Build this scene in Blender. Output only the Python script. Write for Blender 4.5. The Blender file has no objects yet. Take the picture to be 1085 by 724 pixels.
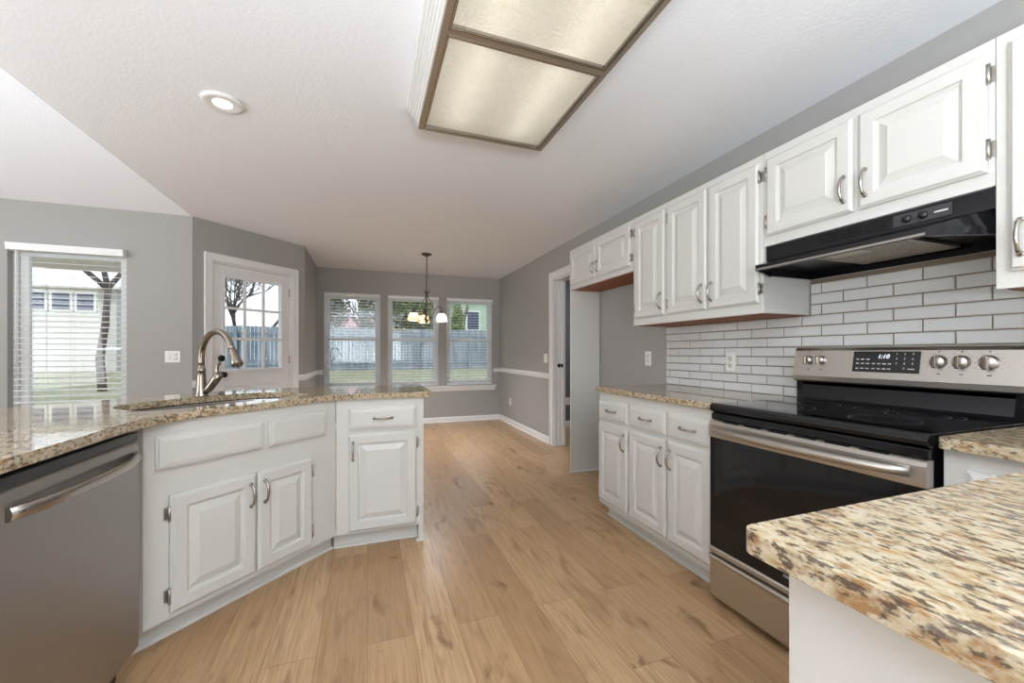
import bpy, bmesh, math, random
from mathutils import Vector, Matrix
random.seed(7)
C = bpy.context.scene.collection
PI = math.pi
sin, cos = math.sin, math.cos

# ------------------------------------------------------------------ camera
cd = bpy.data.cameras.new('camera'); cam = bpy.data.objects.new('camera', cd); C.objects.link(cam)
cd.sensor_width = 36; cd.lens = 427/1085*36; cd.shift_y = 12/1085; cd.clip_start = .05; cd.clip_end = 400
cam.location = (0, 0, 1.14); cam.rotation_euler = (PI/2, 0, -math.radians(19.77))
bpy.context.scene.camera = cam
# ------------------------------------------------------------------ world, lights, exposure
w = bpy.data.worlds.new('world'); bpy.context.scene.world = w; w.use_nodes = True
wn, wl = w.node_tree.nodes, w.node_tree.links
wn.clear()
wo = wn.new('ShaderNodeOutputWorld'); bg = wn.new('ShaderNodeBackground')
geo = wn.new('ShaderNodeTexCoord'); sep = wn.new('ShaderNodeSeparateXYZ'); cr = wn.new('ShaderNodeValToRGB')
wl.new(geo.outputs['Generated'], sep.inputs[0]); wl.new(sep.outputs['Z'], cr.inputs[0])
cr.color_ramp.elements[0].position = 0.0; cr.color_ramp.elements[0].color = (.92, .96, 1, 1)
cr.color_ramp.elements[1].position = .45; cr.color_ramp.elements[1].color = (.62, .76, .96, 1)
wl.new(cr.outputs[0], bg.inputs[0]); bg.inputs[1].default_value = 1.35
wl.new(bg.outputs[0], wo.inputs[0])
vs = bpy.context.scene.view_settings
vs.view_transform = 'Standard'; vs.look = 'None'; vs.gamma = 1; vs.use_curve_mapping = False; vs.exposure = 0.30

def light(name, kind, loc, target, power, size=1, size_y=None, color=(1,1,1), **k):
    l = bpy.data.lights.new(name, kind); o = bpy.data.objects.new(name, l); C.objects.link(o)
    o.location = loc
    dirv = Vector(target) - Vector(loc)
    o.rotation_euler = dirv.to_track_quat('-Z', 'Y').to_euler()
    l.energy = power; l.color = color
    if kind == 'AREA':
        l.shape = 'RECTANGLE'; l.size = size; l.size_y = size_y or size
    for a, b in k.items(): setattr(l, a, b)
    return o
sun = light('sun', 'SUN', (0, 0, 10), (.45, .75, 9.25), 1.7, color=(1, .95, .86), angle=.012)
light('window_daylight', 'AREA', (-.3, -2.75, 1.5), (.3, 3, 2.3), 42, 3.0, 1.9, (.90, .95, 1))  # added fill panel behind the camera, brightens cabinets and far ceiling
light('living_room_daylight', 'AREA', (-5.6, .2, 1.6), (0, 1.4, 2.0), 72, 3.6, 2.2, (.97, .98, 1))  # added out-of-frame fill from the living side, for the right-hand cabinets
light('ceiling_bounce_flash', 'AREA', (-.15, -.95, 1.1), (-.15, -1.0, 2.6), 130, .9, .9, (.82, .91, 1))  # added fill behind the camera, aimed up to brighten the ceiling
light('living_uplight', 'AREA', (-3.3, 1.5, 1.2), (-3.3, 1.55, 2.6), 48, 1.2, 1.2, (.82, .92, 1))  # invented up-facing fill outside the view, lifts the vault and mid ceiling
light('hall_ceiling_lamp', 'AREA', (3.2, 4.4, 2.38), (3.2, 4.4, 0), 14, .5, .5)  # fill light added to keep the room beyond the doorway from going black

# ------------------------------------------------------------------ materials
def mat(name, color=(.8,.8,.8), rough=.5, metal=0, spec=.5, **k):
    m = bpy.data.materials.new(name); m.use_nodes = True
    b = m.node_tree.nodes['Principled BSDF']
    b.inputs['Base Color'].default_value = (*color, 1); b.inputs['Roughness'].default_value = rough
    b.inputs['Metallic'].default_value = metal; b.inputs['Specular IOR Level'].default_value = spec
    for a, v in k.items(): b.inputs[a.replace('_', ' ')].default_value = v
    return m
def nodes(m): return m.node_tree.nodes, m.node_tree.links, m.node_tree.nodes['Principled BSDF']
def N(m, t, **k):
    n = m.node_tree.nodes.new(t)
    for a, v in k.items(): setattr(n, a, v)
    return n
def noise(m, vec, scale, detail=3, rough=.5):
    n = N(m, 'ShaderNodeTexNoise'); n.inputs['Scale'].default_value = scale; n.inputs['Detail'].default_value = detail
    n.inputs['Roughness'].default_value = rough
    if vec: m.node_tree.links.new(vec, n.inputs['Vector'])
    return n.outputs[0]
def mapping(m, src='Object', scale=(1,1,1), rot=(0,0,0)):
    t = N(m, 'ShaderNodeTexCoord'); p = N(m, 'ShaderNodeMapping')
    p.inputs['Scale'].default_value = scale; p.inputs['Rotation'].default_value = rot
    m.node_tree.links.new(t.outputs[src], p.inputs[0]); return p.outputs[0]
def ramp(m, fac, stops, interp='LINEAR'):
    r = N(m, 'ShaderNodeValToRGB'); r.color_ramp.interpolation = interp
    e = r.color_ramp.elements
    while len(e) < len(stops): e.new(.5)
    for i, (p, c) in enumerate(stops): e[i].position = p; e[i].color = (*c, 1)
    m.node_tree.links.new(fac, r.inputs[0]); return r.outputs[0]
def mix(m, fac, a, b, mode='MIX'):
    x = N(m, 'ShaderNodeMix', data_type='RGBA', blend_type=mode)
    L = m.node_tree.links
    for s, v in ((0, fac), (6, a), (7, b)):
        if hasattr(v, 'links'): L.new(v, x.inputs[s])
        else: x.inputs[s].default_value = v if s == 0 else (*v, 1)
    return x.outputs[2]
def bump(m, h, strength=.2, dist=.01):
    b = N(m, 'ShaderNodeBump'); b.inputs['Strength'].default_value = strength; b.inputs['Distance'].default_value = dist
    m.node_tree.links.new(h, b.inputs['Height']); m.node_tree.links.new(b.outputs[0], nodes(m)[2].inputs['Normal'])

def g(v):  # sRGB 0-255 to linear
    return tuple(((c/255)/12.92 if c/255 <= .04045 else ((c/255+.055)/1.055)**2.4) for c in v)

M = {}
GA = PI/2
M['wall'] = mat('wall_paint', g((165,163,159)), .6, spec=.3); bump(M['wall'], noise(M['wall'], mapping(M['wall']), 160, 2), .08, .003)
M['ceil'] = mat('ceiling_paint', g((242,244,248)), .8, spec=.2)
bump(M['ceil'], noise(M['ceil'], mapping(M['ceil']), 75, 3), .32, .004)
M['trim'] = mat('white_trim', g((232,231,229)), .35)
M['cab'] = mat('cabinet_paint', g((210,208,202)), .36)
M['cabin'] = mat('raw_wood_underside', g((150,84,44)), .6)
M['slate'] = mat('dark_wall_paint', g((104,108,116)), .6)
M['nickel'] = mat('brushed_nickel', g((178,172,165)), .22, 1)
M['hinge'] = mat('hinge_steel', g((188,184,178)), .38, 1)
M['faucet'] = mat('warm_brushed_nickel', g((156,146,134)), .25, 1)
M['black'] = mat('black_plastic', (.012,.012,.013), .3)
M['blackgloss'] = mat('black_glass', (.006,.006,.007), .06)
M['blackenamel'] = mat('black_enamel', (.006,.006,.008), .12, spec=.4)
M['rubber'] = mat('black_iron', (.02,.02,.02), .4, .6)
M['outlet'] = mat('white_plastic', g((238,237,233)), .35)
M['slot'] = mat('outlet_slot', (.08,.08,.08), .6)
M['bronze'] = mat('brushed_bronze', g((92,84,76)), .4, .8)
M['framebr'] = mat('fixture_frame', g((158,146,128)), .35, .55)
M['blind'] = mat('blind_white', g((238,238,236)), .5)
M['cord'] = mat('blind_cord', g((205,200,190)), .8)
M['door'] = mat('door_paint', g((232,231,230)), .4)
M['grout'] = mat('grout', g((128,112,94)), .9)
M['label'] = mat('panel_marking', g((205,205,205)), .5)
M['darklabel'] = mat('dark_marking', g((50,50,50)), .5)
# stainless
def steel(name, base, rough, axis):
    m = mat(name, base, rough, 1)
    sc = {'x': (3, 900, 900), 'z': (260, 260, 1.5), 'y': (260, 1.5, 260)}[axis]
    n = noise(m, mapping(m, scale=sc), 1, 2)
    r = N(m, 'ShaderNodeMapRange'); r.inputs[3].default_value = rough-.03; r.inputs[4].default_value = rough+.04
    m.node_tree.links.new(n, r.inputs[0]); m.node_tree.links.new(r.outputs[0], nodes(m)[2].inputs['Roughness'])
    return m
M['steel'] = steel('stainless_steel', g((200,195,188)), .34, 'x')
M['steeldark'] = steel('stainless_dishwasher', g((172,169,166)), .42, 'x')
M['sink'] = steel('sink_steel', g((170,168,165)), .25, 'x')
# tile
m = mat('glazed_tile', g((214,214,212)), .06)
oi = N(m, 'ShaderNodeTexCoord'); n1 = noise(m, oi.outputs['Object'], 9, 2)
bump(m, n1, .12, .01); M['tile'] = m
# granite
def granite(name, ang):
    m = mat(name, (.5,.4,.3), .04)
    v = mapping(m, scale=(1, 1, 1.0), rot=(0, 0, ang))
    st = N(m, 'ShaderNodeVectorMath', operation='MULTIPLY'); st.inputs[1].default_value = (32, 60, 60)
    m.node_tree.links.new(v, st.inputs[0])
    st2 = N(m, 'ShaderNodeVectorMath', operation='MULTIPLY'); st2.inputs[1].default_value = (52, 98, 98)
    m.node_tree.links.new(v, st2.inputs[0])
    a = noise(m, st.outputs[0], 1, 4, .6)
    base = ramp(m, a, [(.32, g((164,136,98))), (.44, g((184,166,134))), (.56, g((198,186,162))), (.7, g((180,146,100)))])
    b_ = noise(m, st.outputs[0], 1.3, 5, .65)
    sh = N(m, 'ShaderNodeVectorMath', operation='ADD'); sh.inputs[1].default_value = (37, 11, 5)
    m.node_tree.links.new(st.outputs[0], sh.inputs[0])
    br = noise(m, sh.outputs[0], 1.1, 4, .6)
    f1 = ramp(m, br, [(.52, (0,0,0)), (.66, (.9,.9,.9))])
    c1 = mix(m, f1, base, g((146,106,66)))
    bl = noise(m, st2.outputs[0], 1, 4, .6)
    f2 = ramp(m, bl, [(.53, (0,0,0)), (.61, (.85,.85,.85))])
    c2 = mix(m, f2, c1, g((74,62,55)))
    sh2 = N(m, 'ShaderNodeVectorMath', operation='ADD'); sh2.inputs[1].default_value = (7, 31, 55)
    m.node_tree.links.new(st.outputs[0], sh2.inputs[0])
    gy = noise(m, sh2.outputs[0], .8, 3, .6)
    f3 = ramp(m, gy, [(.6, (0,0,0)), (.68, (1,1,1))])
    c3 = mix(m, f3, c2, g((112,100,90)))
    m.node_tree.links.new(c3, nodes(m)[2].inputs['Base Color'])
    return m
M['granite'] = granite('polished_granite', GA)
# floor
m = mat('oak_plank_floor', (.5,.35,.2), .29, spec=.4)
v = mapping(m, scale=(1, 1, 1), rot=(0, 0, PI/2))
bk = N(m, 'ShaderNodeTexBrick'); bk.offset = .37; bk.offset_frequency = 2; bk.squash = 1
L = m.node_tree.links; L.new(v, bk.inputs['Vector'])
bk.inputs['Scale'].default_value = 1; bk.inputs['Brick Width'].default_value = 1.22; bk.inputs['Row Height'].default_value = .18
bk.inputs['Mortar Size'].default_value = .0009; bk.inputs['Mortar Smooth'].default_value = .2; bk.inputs['Bias'].default_value = 0
bk.inputs['Color1'].default_value = (0,0,0,1); bk.inputs['Color2'].default_value = (1,1,1,1); bk.inputs['Mortar'].default_value = (.5,.5,.5,1)
off = N(m, 'ShaderNodeVectorMath', operation='MULTIPLY_ADD')
L.new(bk.outputs['Color'], off.inputs[0]); off.inputs[1].default_value = (13, 7, 3); L.new(v, off.inputs[2])
ms = N(m, 'ShaderNodeVectorMath', operation='MULTIPLY'); ms.inputs[1].default_value = (2.2, 55, 1); L.new(off.outputs[0], ms.inputs[0])
ms2 = N(m, 'ShaderNodeVectorMath', operation='MULTIPLY'); ms2.inputs[1].default_value = (2.6, 11, 1); L.new(off.outputs[0], ms2.inputs[0])
gr = noise(m, ms.outputs[0], 1.6, 6, .6)
nz = N(m, 'ShaderNodeTexNoise'); nz.inputs['Scale'].default_value = 1; nz.inputs['Detail'].default_value = 2; nz.inputs['Distortion'].default_value = 1.2
L.new(ms2.outputs[0], nz.inputs['Vector'])
c0 = ramp(m, bk.outputs['Color'], [(0, g((176,141,104))), (.5, g((190,155,116))), (1, g((203,169,130)))])
c1 = mix(m, ramp(m, gr, [(.36, (1,1,1)), (.6, (0,0,0))]), c0, g((158,122,88)))
c1b = mix(m, .42, c0, c1)
c2 = mix(m, ramp(m, nz.outputs[0], [(.56, (0,0,0)), (.74, (.75,.75,.75))]), c1b, g((150,114,80)))
ms3 = N(m, 'ShaderNodeVectorMath', operation='MULTIPLY'); ms3.inputs[1].default_value = (3.5, 9, 1); L.new(off.outputs[0], ms3.inputs[0])
kn_ = N(m, 'ShaderNodeTexNoise'); kn_.inputs['Scale'].default_value = 1; kn_.inputs['Detail'].default_value = 5; kn_.inputs['Distortion'].default_value = .6; L.new(ms3.outputs[0], kn_.inputs['Vector'])
c2 = mix(m, ramp(m, kn_.outputs[0], [(.63, (0,0,0)), (.72, (.8,.8,.8))]), c2, g((122,88,58)))
wv = N(m, 'ShaderNodeTexNoise'); wv.inputs['Scale'].default_value = 1; wv.inputs['Detail'].default_value = 3; wv.inputs['Distortion'].default_value = .3
ms4 = N(m, 'ShaderNodeVectorMath', operation='MULTIPLY'); ms4.inputs[1].default_value = (5, 160, 1); L.new(off.outputs[0], ms4.inputs[0]); L.new(ms4.outputs[0], wv.inputs['Vector'])
c2 = mix(m, ramp(m, wv.outputs[0], [(.5, (0,0,0)), (.7, (.45,.45,.45))]), c2, g((132,98,66)))
c3 = mix(m, bk.outputs['Fac'], c2, g((120,88,58)))
L.new(c3, nodes(m)[2].inputs['Base Color'])
bump(m, gr, .06, .002); M['floor'] = m
# outside
M['glass'] = m = mat('window_glass', (1,1,1), 0)
m.node_tree.nodes.clear()
o_ = N(m, 'ShaderNodeOutputMaterial'); tr = N(m, 'ShaderNodeBsdfTransparent'); gl = N(m, 'ShaderNodeBsdfGlossy'); mx = N(m, 'ShaderNodeMixShader')
gl.inputs['Roughness'].default_value = .02; tr.inputs[0].default_value = (.97,.985,.98,1); mx.inputs[0].default_value = .06
m.node_tree.links.new(tr.outputs[0], mx.inputs[1]); m.node_tree.links.new(gl.outputs[0], mx.inputs[2]); m.node_tree.links.new(mx.outputs[0], o_.inputs[0])
def grassy(name, a, b, c):
    m = mat(name, a, .9, spec=.1)
    n = noise(m, mapping(m), 1.1, 6, .7); n2 = noise(m, mapping(m), 9, 4, .7)
    x = ramp(m, n, [(.4, a), (.6, b)]); m.node_tree.links.new(mix(m, ramp(m, n2, [(.45, (0,0,0)), (.65, (1,1,1))]), x, c), nodes(m)[2].inputs['Base Color']); return m
M['grass'] = grassy('lawn', g((128,128,92)), g((158,154,122)), g((180,174,150)))
M['fence'] = mat('weathered_fence', g((150,158,168)), .85, spec=.2)
m = M['fence']; nn = noise(m, mapping(m, scale=(7, 7, .6)), 1, 4)
m.node_tree.links.new(ramp(m, nn, [(.3, g((100,112,124))), (.7, g((158,168,178)))]), nodes(m)[2].inputs['Base Color'])
M['bark'] = mat('bark', g((92,80,74)), .9, spec=.1)
M['leafdk'] = mat('evergreen_leaf', g((62,78,50)), .8); M['leafgr'] = mat('green_leaf', g((112,132,66)), .8); M['blossom'] = mat('pink_blossom', g((226,192,200)), .8)
M['twig'] = mat('twig', g((96,84,82)), .9)
M['siding'] = mat('green_siding', g((176,198,176)), .7); M['sidingw'] = mat('cream_siding', g((206,202,196)), .7)
M['roof'] = mat('roof_shingle', g((120,112,108)), .9); M['darkwin'] = mat('dark_window', g((48,66,92)), .15)
M['concrete'] = mat('pale_concrete', g((222,220,214)), .9)
M['soffit'] = mat('soffit', g((238,226,214)), .7)

# ------------------------------------------------------------------ helpers
def tag(o, label=None, cat=None, group=None, kind=None):
    if label: o['label'] = label
    if cat: o['category'] = cat
    if group: o['group'] = group
    if kind: o['kind'] = kind
    return o
def thing(name, label, cat, loc=(0,0,0), rz=0, group=None):
    o = bpy.data.objects.new(name, None); C.objects.link(o); o.empty_display_size = .1
    o.location = loc; o.rotation_euler = (0, 0, rz); return tag(o, label, cat, group)

class MB:
    def __init__(s): s.v = []; s.f = []; s.sm = []
    def add(s, vs, fs, smooth=False):
        b = len(s.v); s.v += [tuple(p) for p in vs]; s.f += [tuple(b+i for i in f) for f in fs]; s.sm += [smooth]*len(fs); return s
    def box(s, x0, x1, y0, y1, z0, z1):
        x0, x1 = sorted((x0, x1)); y0, y1 = sorted((y0, y1)); z0, z1 = sorted((z0, z1))
        return s.add([(x0,y0,z0),(x1,y0,z0),(x1,y1,z0),(x0,y1,z0),(x0,y0,z1),(x1,y0,z1),(x1,y1,z1),(x0,y1,z1)],
              [(0,3,2,1),(4,5,6,7),(0,1,5,4),(1,2,6,5),(2,3,7,6),(3,0,4,7)])
    def prism(s, poly, z0, z1):
        n = len(poly)
        ar = sum(poly[i][0]*poly[(i+1)%n][1]-poly[(i+1)%n][0]*poly[i][1] for i in range(n))
        if ar < 0: poly = poly[::-1]
        return s.add([(x,y,z0) for x,y in poly]+[(x,y,z1) for x,y in poly],
              [tuple(range(n))[::-1], tuple(range(n, 2*n))]+[(i,(i+1)%n,n+(i+1)%n,n+i) for i in range(n)])
    def extrude_x(s, prof, x0, x1):   # profile of (y,z) swept along x
        n = len(prof)
        ar = sum(prof[i][0]*prof[(i+1)%n][1]-prof[(i+1)%n][0]*prof[i][1] for i in range(n))
        if ar < 0: prof = prof[::-1]
        return s.add([(x0,y,z) for y,z in prof]+[(x1,y,z) for y,z in prof],
              [tuple(range(n))[::-1], tuple(range(n, 2*n))]+[(i,(i+1)%n,n+(i+1)%n,n+i) for i in range(n)])
    def tube(s, pts, r, n=10, smooth=True, flat=1.0):
        pts = [Vector(p) for p in pts]; k = len(pts)
        rs = r if isinstance(r, (list, tuple)) else [r]*k
        t0 = (pts[1]-pts[0]).normalized(); up = Vector((0,0,1)) if abs(t0.z) < .9 else Vector((1,0,0))
        a = t0.cross(up).normalized(); vs_ = []; b = None
        for i, p in enumerate(pts):
            t = (pts[min(i+1,k-1)]-pts[max(i-1,0)]).normalized()
            a = (a-t*a.dot(t)).normalized(); b = t.cross(a)
            for j in range(n):
                q = 2*PI*j/n; vs_.append(p+(a*cos(q)+b*sin(q)*flat)*rs[i])
        fs = [(i*n+j, i*n+(j+1)%n, (i+1)*n+(j+1)%n, (i+1)*n+j) for i in range(k-1) for j in range(n)]
        s.add(vs_, fs, smooth)
        base = len(s.v)-k*n
        s.f += [tuple(base+j for j in range(n))[::-1], tuple(base+(k-1)*n+j for j in range(n))]; s.sm += [False, False]
        return s
    def lathe(s, prof, c=(0,0,0), n=24, axis='z', smooth=True):
        vs_ = []
        for r, h in prof:
            for j in range(n):
                q = 2*PI*j/n; x, y = r*cos(q), r*sin(q)
                p = {'z': (x,y,h), 'y': (x,-h,y), 'x': (-h,x,y)}[axis]    # y / x : height points to -y / -x
                vs_.append((c[0]+p[0], c[1]+p[1], c[2]+p[2]))
        k = len(prof)
        fs = [(i*n+j, i*n+(j+1)%n, (i+1)*n+(j+1)%n, (i+1)*n+j) for i in range(k-1) for j in range(n)]
        s.add(vs_, fs, smooth)
        base = len(s.v)-k*n
        if prof[0][0] > 1e-5: s.f.append(tuple(base+j for j in range(n))[::-1]); s.sm.append(False)
        if prof[-1][0] > 1e-5: s.f.append(tuple(base+(k-1)*n+j for j in range(n))); s.sm.append(False)
        return s
    def rings(s, rects, y_back=None):
        """nested rectangles (x0,x1,z0,z1,y), outermost first; last is filled"""
        vs_ = []
        for x0,x1,z0,z1,y in rects: vs_ += [(x0,y,z0),(x1,y,z0),(x1,y,z1),(x0,y,z1)]
        k = len(rects)
        fs = [(i*4+j, i*4+(j+1)%4, (i+1)*4+(j+1)%4, (i+1)*4+j) for i in range(k-1) for j in range(4)]
        fs.append(((k-1)*4, (k-1)*4+1, (k-1)*4+2, (k-1)*4+3))
        fs.append((3,2,1,0))
        return s.add(vs_, fs)
    def build(s, name, m, parent=None, bevel=0, seg=2, fixn=True):
        me = bpy.data.meshes.new(name); me.from_pydata(s.v, [], s.f); me.update()
        me.polygons.foreach_set('use_smooth', s.sm)
        if fixn:
            bm = bmesh.new(); bm.from_mesh(me); bmesh.ops.recalc_face_normals(bm, faces=bm.faces); bm.to_mesh(me); bm.free()
        me.materials.append(M[m] if isinstance(m, str) else m)
        o = bpy.data.objects.new(name, me); C.objects.link(o)
        if parent: o.parent = parent
        if bevel:
            b = o.modifiers.new('bevel', 'BEVEL'); b.width = bevel; b.segments = seg; b.limit_method = 'ANGLE'; b.angle_limit = .6
            b.harden_normals = False
        return o
def copy_tree(o, parent=None):
    c = o.copy(); C.objects.link(c); c.parent = parent
    for ch in list(o.children): copy_tree(ch, c)
    return c
def struct(o): o['kind'] = 'structure'; return o

def text(name, body, size, m, parent, loc, rot, extr=.0004, align='CENTER', shear=0):
    cu = bpy.data.curves.new(name, 'FONT'); cu.body = body; cu.size = size; cu.extrude = extr; cu.align_x = align; cu.align_y = 'CENTER'; cu.shear = shear
    t = bpy.data.objects.new('tmp', cu); C.objects.link(t)
    bpy.context.view_layer.update()
    me = bpy.data.meshes.new_from_object(t.evaluated_get(bpy.context.evaluated_depsgraph_get())); bpy.data.objects.remove(t)
    me.materials.clear(); me.materials.append(M[m] if isinstance(m, str) else m)
    o = bpy.data.objects.new(name, me); C.objects.link(o); o.parent = parent; o.location = loc; o.rotation_euler = rot; return o

# ------------------------------------------------------------------ room shell
ZC = 2.41; YB = 6.6; XR = 2.15; YL = 4.53; XL = -6.0; YR = -3.0
CX, CY = -1.53, YL; DX, DY = -.70, YL+.83      # corners of the angled door wall
def wall(name, p0, p1, z0, z1, holes=(), th=.14, m='wall'):
    """interior face from p0 to p1; thickness goes to the left of that direction. holes: (s0,s1,z0,z1)"""
    p0 = Vector((*p0, 0)); p1 = Vector((*p1, 0)); Ln = (p1-p0).length; d = (p1-p0)/Ln; nrm = Vector((-d.y, d.x, 0))
    xs = sorted({0, Ln, *[h[0] for h in holes], *[h[1] for h in holes]}); zs = sorted({z0, z1, *[h[2] for h in holes], *[h[3] for h in holes]})
    def solid(i, j):
        if not (0 <= i < len(xs)-1 and 0 <= j < len(zs)-1): return False
        cx, cz = (xs[i]+xs[i+1])/2, (zs[j]+zs[j+1])/2
        return not any(h[0] < cx < h[1] and h[2] < cz < h[3] for h in holes)
    b = MB(); P = lambda s, t, z: tuple(p0+d*s+nrm*t+Vector((0,0,z)))
    for i in range(len(xs)-1):
        for j in range(len(zs)-1):
            if not solid(i, j): continue
            a, c, e, f = xs[i], xs[i+1], zs[j], zs[j+1]
            b.add([P(a,0,e),P(c,0,e),P(c,0,f),P(a,0,f)], [(0,1,2,3)]); b.add([P(a,th,e),P(c,th,e),P(c,th,f),P(a,th,f)], [(3,2,1,0)])
            if not solid(i-1, j): b.add([P(a,0,e),P(a,0,f),P(a,th,f),P(a,th,e)], [(0,1,2,3)])
            if not solid(i+1, j): b.add([P(c,0,e),P(c,th,e),P(c,th,f),P(c,0,f)], [(0,1,2,3)])
            if not solid(i, j-1): b.add([P(a,0,e),P(a,th,e),P(c,th,e),P(c,0,e)], [(0,1,2,3)])
            if not solid(i, j+1): b.add([P(a,0,f),P(c,0,f),P(c,th,f),P(a,th,f)], [(0,1,2,3)])
    o = b.build(name, m); 
    bm = bmesh.new(); bm.from_mesh(o.data); bmesh.ops.remove_doubles(bm, verts=bm.verts, dist=1e-5); bmesh.ops.recalc_face_normals(bm, faces=bm.faces); bm.to_mesh(o.data); bm.free()
    return struct(o)

fl = MB().prism([(XL-.1,YR-.1),(XR+2.2,YR-.1),(XR+2.2,YB+.1),(DX-.1,YB+.1),(DX-.1,DY+.03),(CX,YL+.1),(XL-.1,YL+.1)], -.1, 0).build('floor', 'floor'); struct(fl)
ce = MB().prism([(CX,YR-.1),(XR+.14,YR-.1),(XR+.14,YB+.14),(DX-.14,YB+.14),(DX-.14,DY+.05),(CX-.0,YL+.14)], ZC, ZC+.14).build('ceiling', 'ceil'); struct(ce)
SL = .27
vz = lambda y: ZC+(YL-y)*SL
vb = MB(); vb.add([(XL-.1,YL+.14,vz(YL+.14)),(CX,YL+.14,vz(YL+.14)),(CX,YR-.1,vz(YR-.1)),(XL-.1,YR-.1,vz(YR-.1)),
                   (XL-.1,YL+.14,vz(YL+.14)+.14),(CX,YL+.14,vz(YL+.14)+.14),(CX,YR-.1,vz(YR-.1)+.14),(XL-.1,YR-.1,vz(YR-.1)+.14)],
                  [(0,1,2,3),(7,6,5,4),(0,4,5,1),(1,5,6,2),(2,6,7,3),(3,7,4,0)])
struct(vb.build('ceiling_vaulted', 'ceil'))
vb = MB(); vb.add([(CX-.003,YL-.01,ZC+.0),(CX-.003,YR,ZC+.0),(CX-.003,YR,vz(YR)),(CX+.12,YL-.01,ZC+.145),(CX+.12,YR,ZC+.145),(CX+.12,YR,vz(YR))], [(0,1,2),(5,4,3),(0,3,4,1),(1,4,5,2),(2,5,3,0)])
struct(vb.build('wall_vault_side', 'ceil'))

WIN = [(-.61, .195), (.305, 1.105), (1.225, 2.02)]; WZ0, WZ1 = .60, 2.045
# wall_back from left corner to right: direction +X, thickness left (=+Y)
wall('wall_back', (DX-.14, YB), (XR+.0, YB), 0, ZC, [(a-DX+.14, b-DX+.14, WZ0, WZ1) for a, b in WIN])
LW = (-2.79, -2.012, .30, 2.045)
wall('wall_left', (XL-.1, YL), (CX, YL), 0, ZC+.02, [(LW[0]-XL+.1, LW[1]-XL+.1, LW[2], LW[3])])
dl = .83*math.sqrt(2); DOOR = (.165, 1.005)          # door opening along angled wall
wall('wall_door', (CX, CY), (DX, DY), 0, ZC, [(DOOR[0], DOOR[1], 0, 2.035)])
wall('wall_jog', (DX, DY), (DX, YB), 0, ZC)
HD = (3.60, 4.47)
wall('wall_right', (XR, YB+.14), (XR, YR-.1), 0, ZC, [(YB+.14-HD[1], YB+.14-HD[0], 0, 2.04)])
wall('wall_living', (XL, YR-.1), (XL, YL), 0, 4.6, [(1.2, 5.6, .5, 2.6)])
wall('wall_rear', (XR+.14, YR), (XL-.1, YR), 0, 4.6, [(1.0, 4.2, .6, 2.3), (5.2, 7.4, .4, 2.3)])
# room beyond the hallway door
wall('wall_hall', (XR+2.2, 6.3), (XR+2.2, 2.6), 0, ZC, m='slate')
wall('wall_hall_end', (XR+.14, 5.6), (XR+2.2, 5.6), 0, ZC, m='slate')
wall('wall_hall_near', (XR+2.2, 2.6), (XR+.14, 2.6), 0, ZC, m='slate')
struct(MB().box(XR+.14, XR+2.34, 2.46, 5.75, ZC, ZC+.14).build('ceiling_hall', 'ceil'))

def base_profile(b, p0, p1, h=.085, t=.014):
    """baseboard on the room side (right of direction p0->p1)"""
    p0 = Vector((*p0,0)); p1 = Vector((*p1,0)); d = (p1-p0).normalized(); n = Vector((d.y,-d.x,0))
    prof = [(0,0),(t+.012,0),(t+.012,.012),(t,.02),(t,h-.02),(t*.45,h-.004),(0,h)]
    vs_ = [tuple(p+n*(a+.0)+Vector((0,0,z))) for p in (p0,p1) for a, z in prof]; k = len(prof)
    b.add(vs_, [tuple(range(k)), tuple(range(k,2*k))[::-1]]+[(i,k+i,k+(i+1)%k,(i+1)%k) for i in range(k)])
    return b
struct(base_profile(MB(), (DX, YB), (XR, YB)).build('baseboard_back', 'trim'))
struct(base_profile(MB(), (XR, YB), (XR, HD[1]+.09)).build('baseboard_right', 'trim'))
struct(base_profile(MB(), (XR, 3.40), (XR, 2.46)).build('baseboard_alcove', 'trim'))
struct(base_profile(MB(), (DX, DY), (DX, YB)).build('baseboard_jog', 'trim'))
struct(base_profile(MB(), (XL, YL), (CX, YL)).build('baseboard_left', 'trim'))
struct(base_profile(MB(), (XR+.14, 5.6), (XR+2.2, 5.6)).build('baseboard_hall', 'trim'))
def rail(name, p0, p1, z):
    p0 = Vector((*p0,0)); p1 = Vector((*p1,0)); d = (p1-p0).normalized(); n = Vector((d.y,-d.x,0))
    prof = [(0,z-.035),(.010,z-.033),(.012,z-.012),(.02,z-.006),(.022,z+.012),(.014,z+.02),(.012,z+.03),(0,z+.033)]; k = len(prof)
    b = MB(); b.add([tuple(p+n*a+Vector((0,0,zz))) for p in (p0,p1) for a, zz in prof], [tuple(range(k)), tuple(range(k,2*k))[::-1]]+[(i,k+i,k+(i+1)%k,(i+1)%k) for i in range(k)])
    return struct(b.build(name, 'trim'))
ZR = .85
dv = Vector((1,1,0)).normalized()
dp = lambda s: (CX+dv.x*s, CY+dv.y*s)
rail('trim_1', (DX, YB), (WIN[0][0]-.01, YB), ZR); rail('trim_2', (WIN[2][1]+.01, YB), (XR, YB), ZR)
rail('trim_3', (XR, YB), (XR, HD[1]+.09), ZR); rail('trim_4', (DX, DY), (DX, YB), ZR)
rail('trim_5', (CX, CY), dp(DOOR[0]-.075), ZR); rail('trim_6', dp(DOOR[1]+.075), (DX, DY), ZR)

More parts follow.
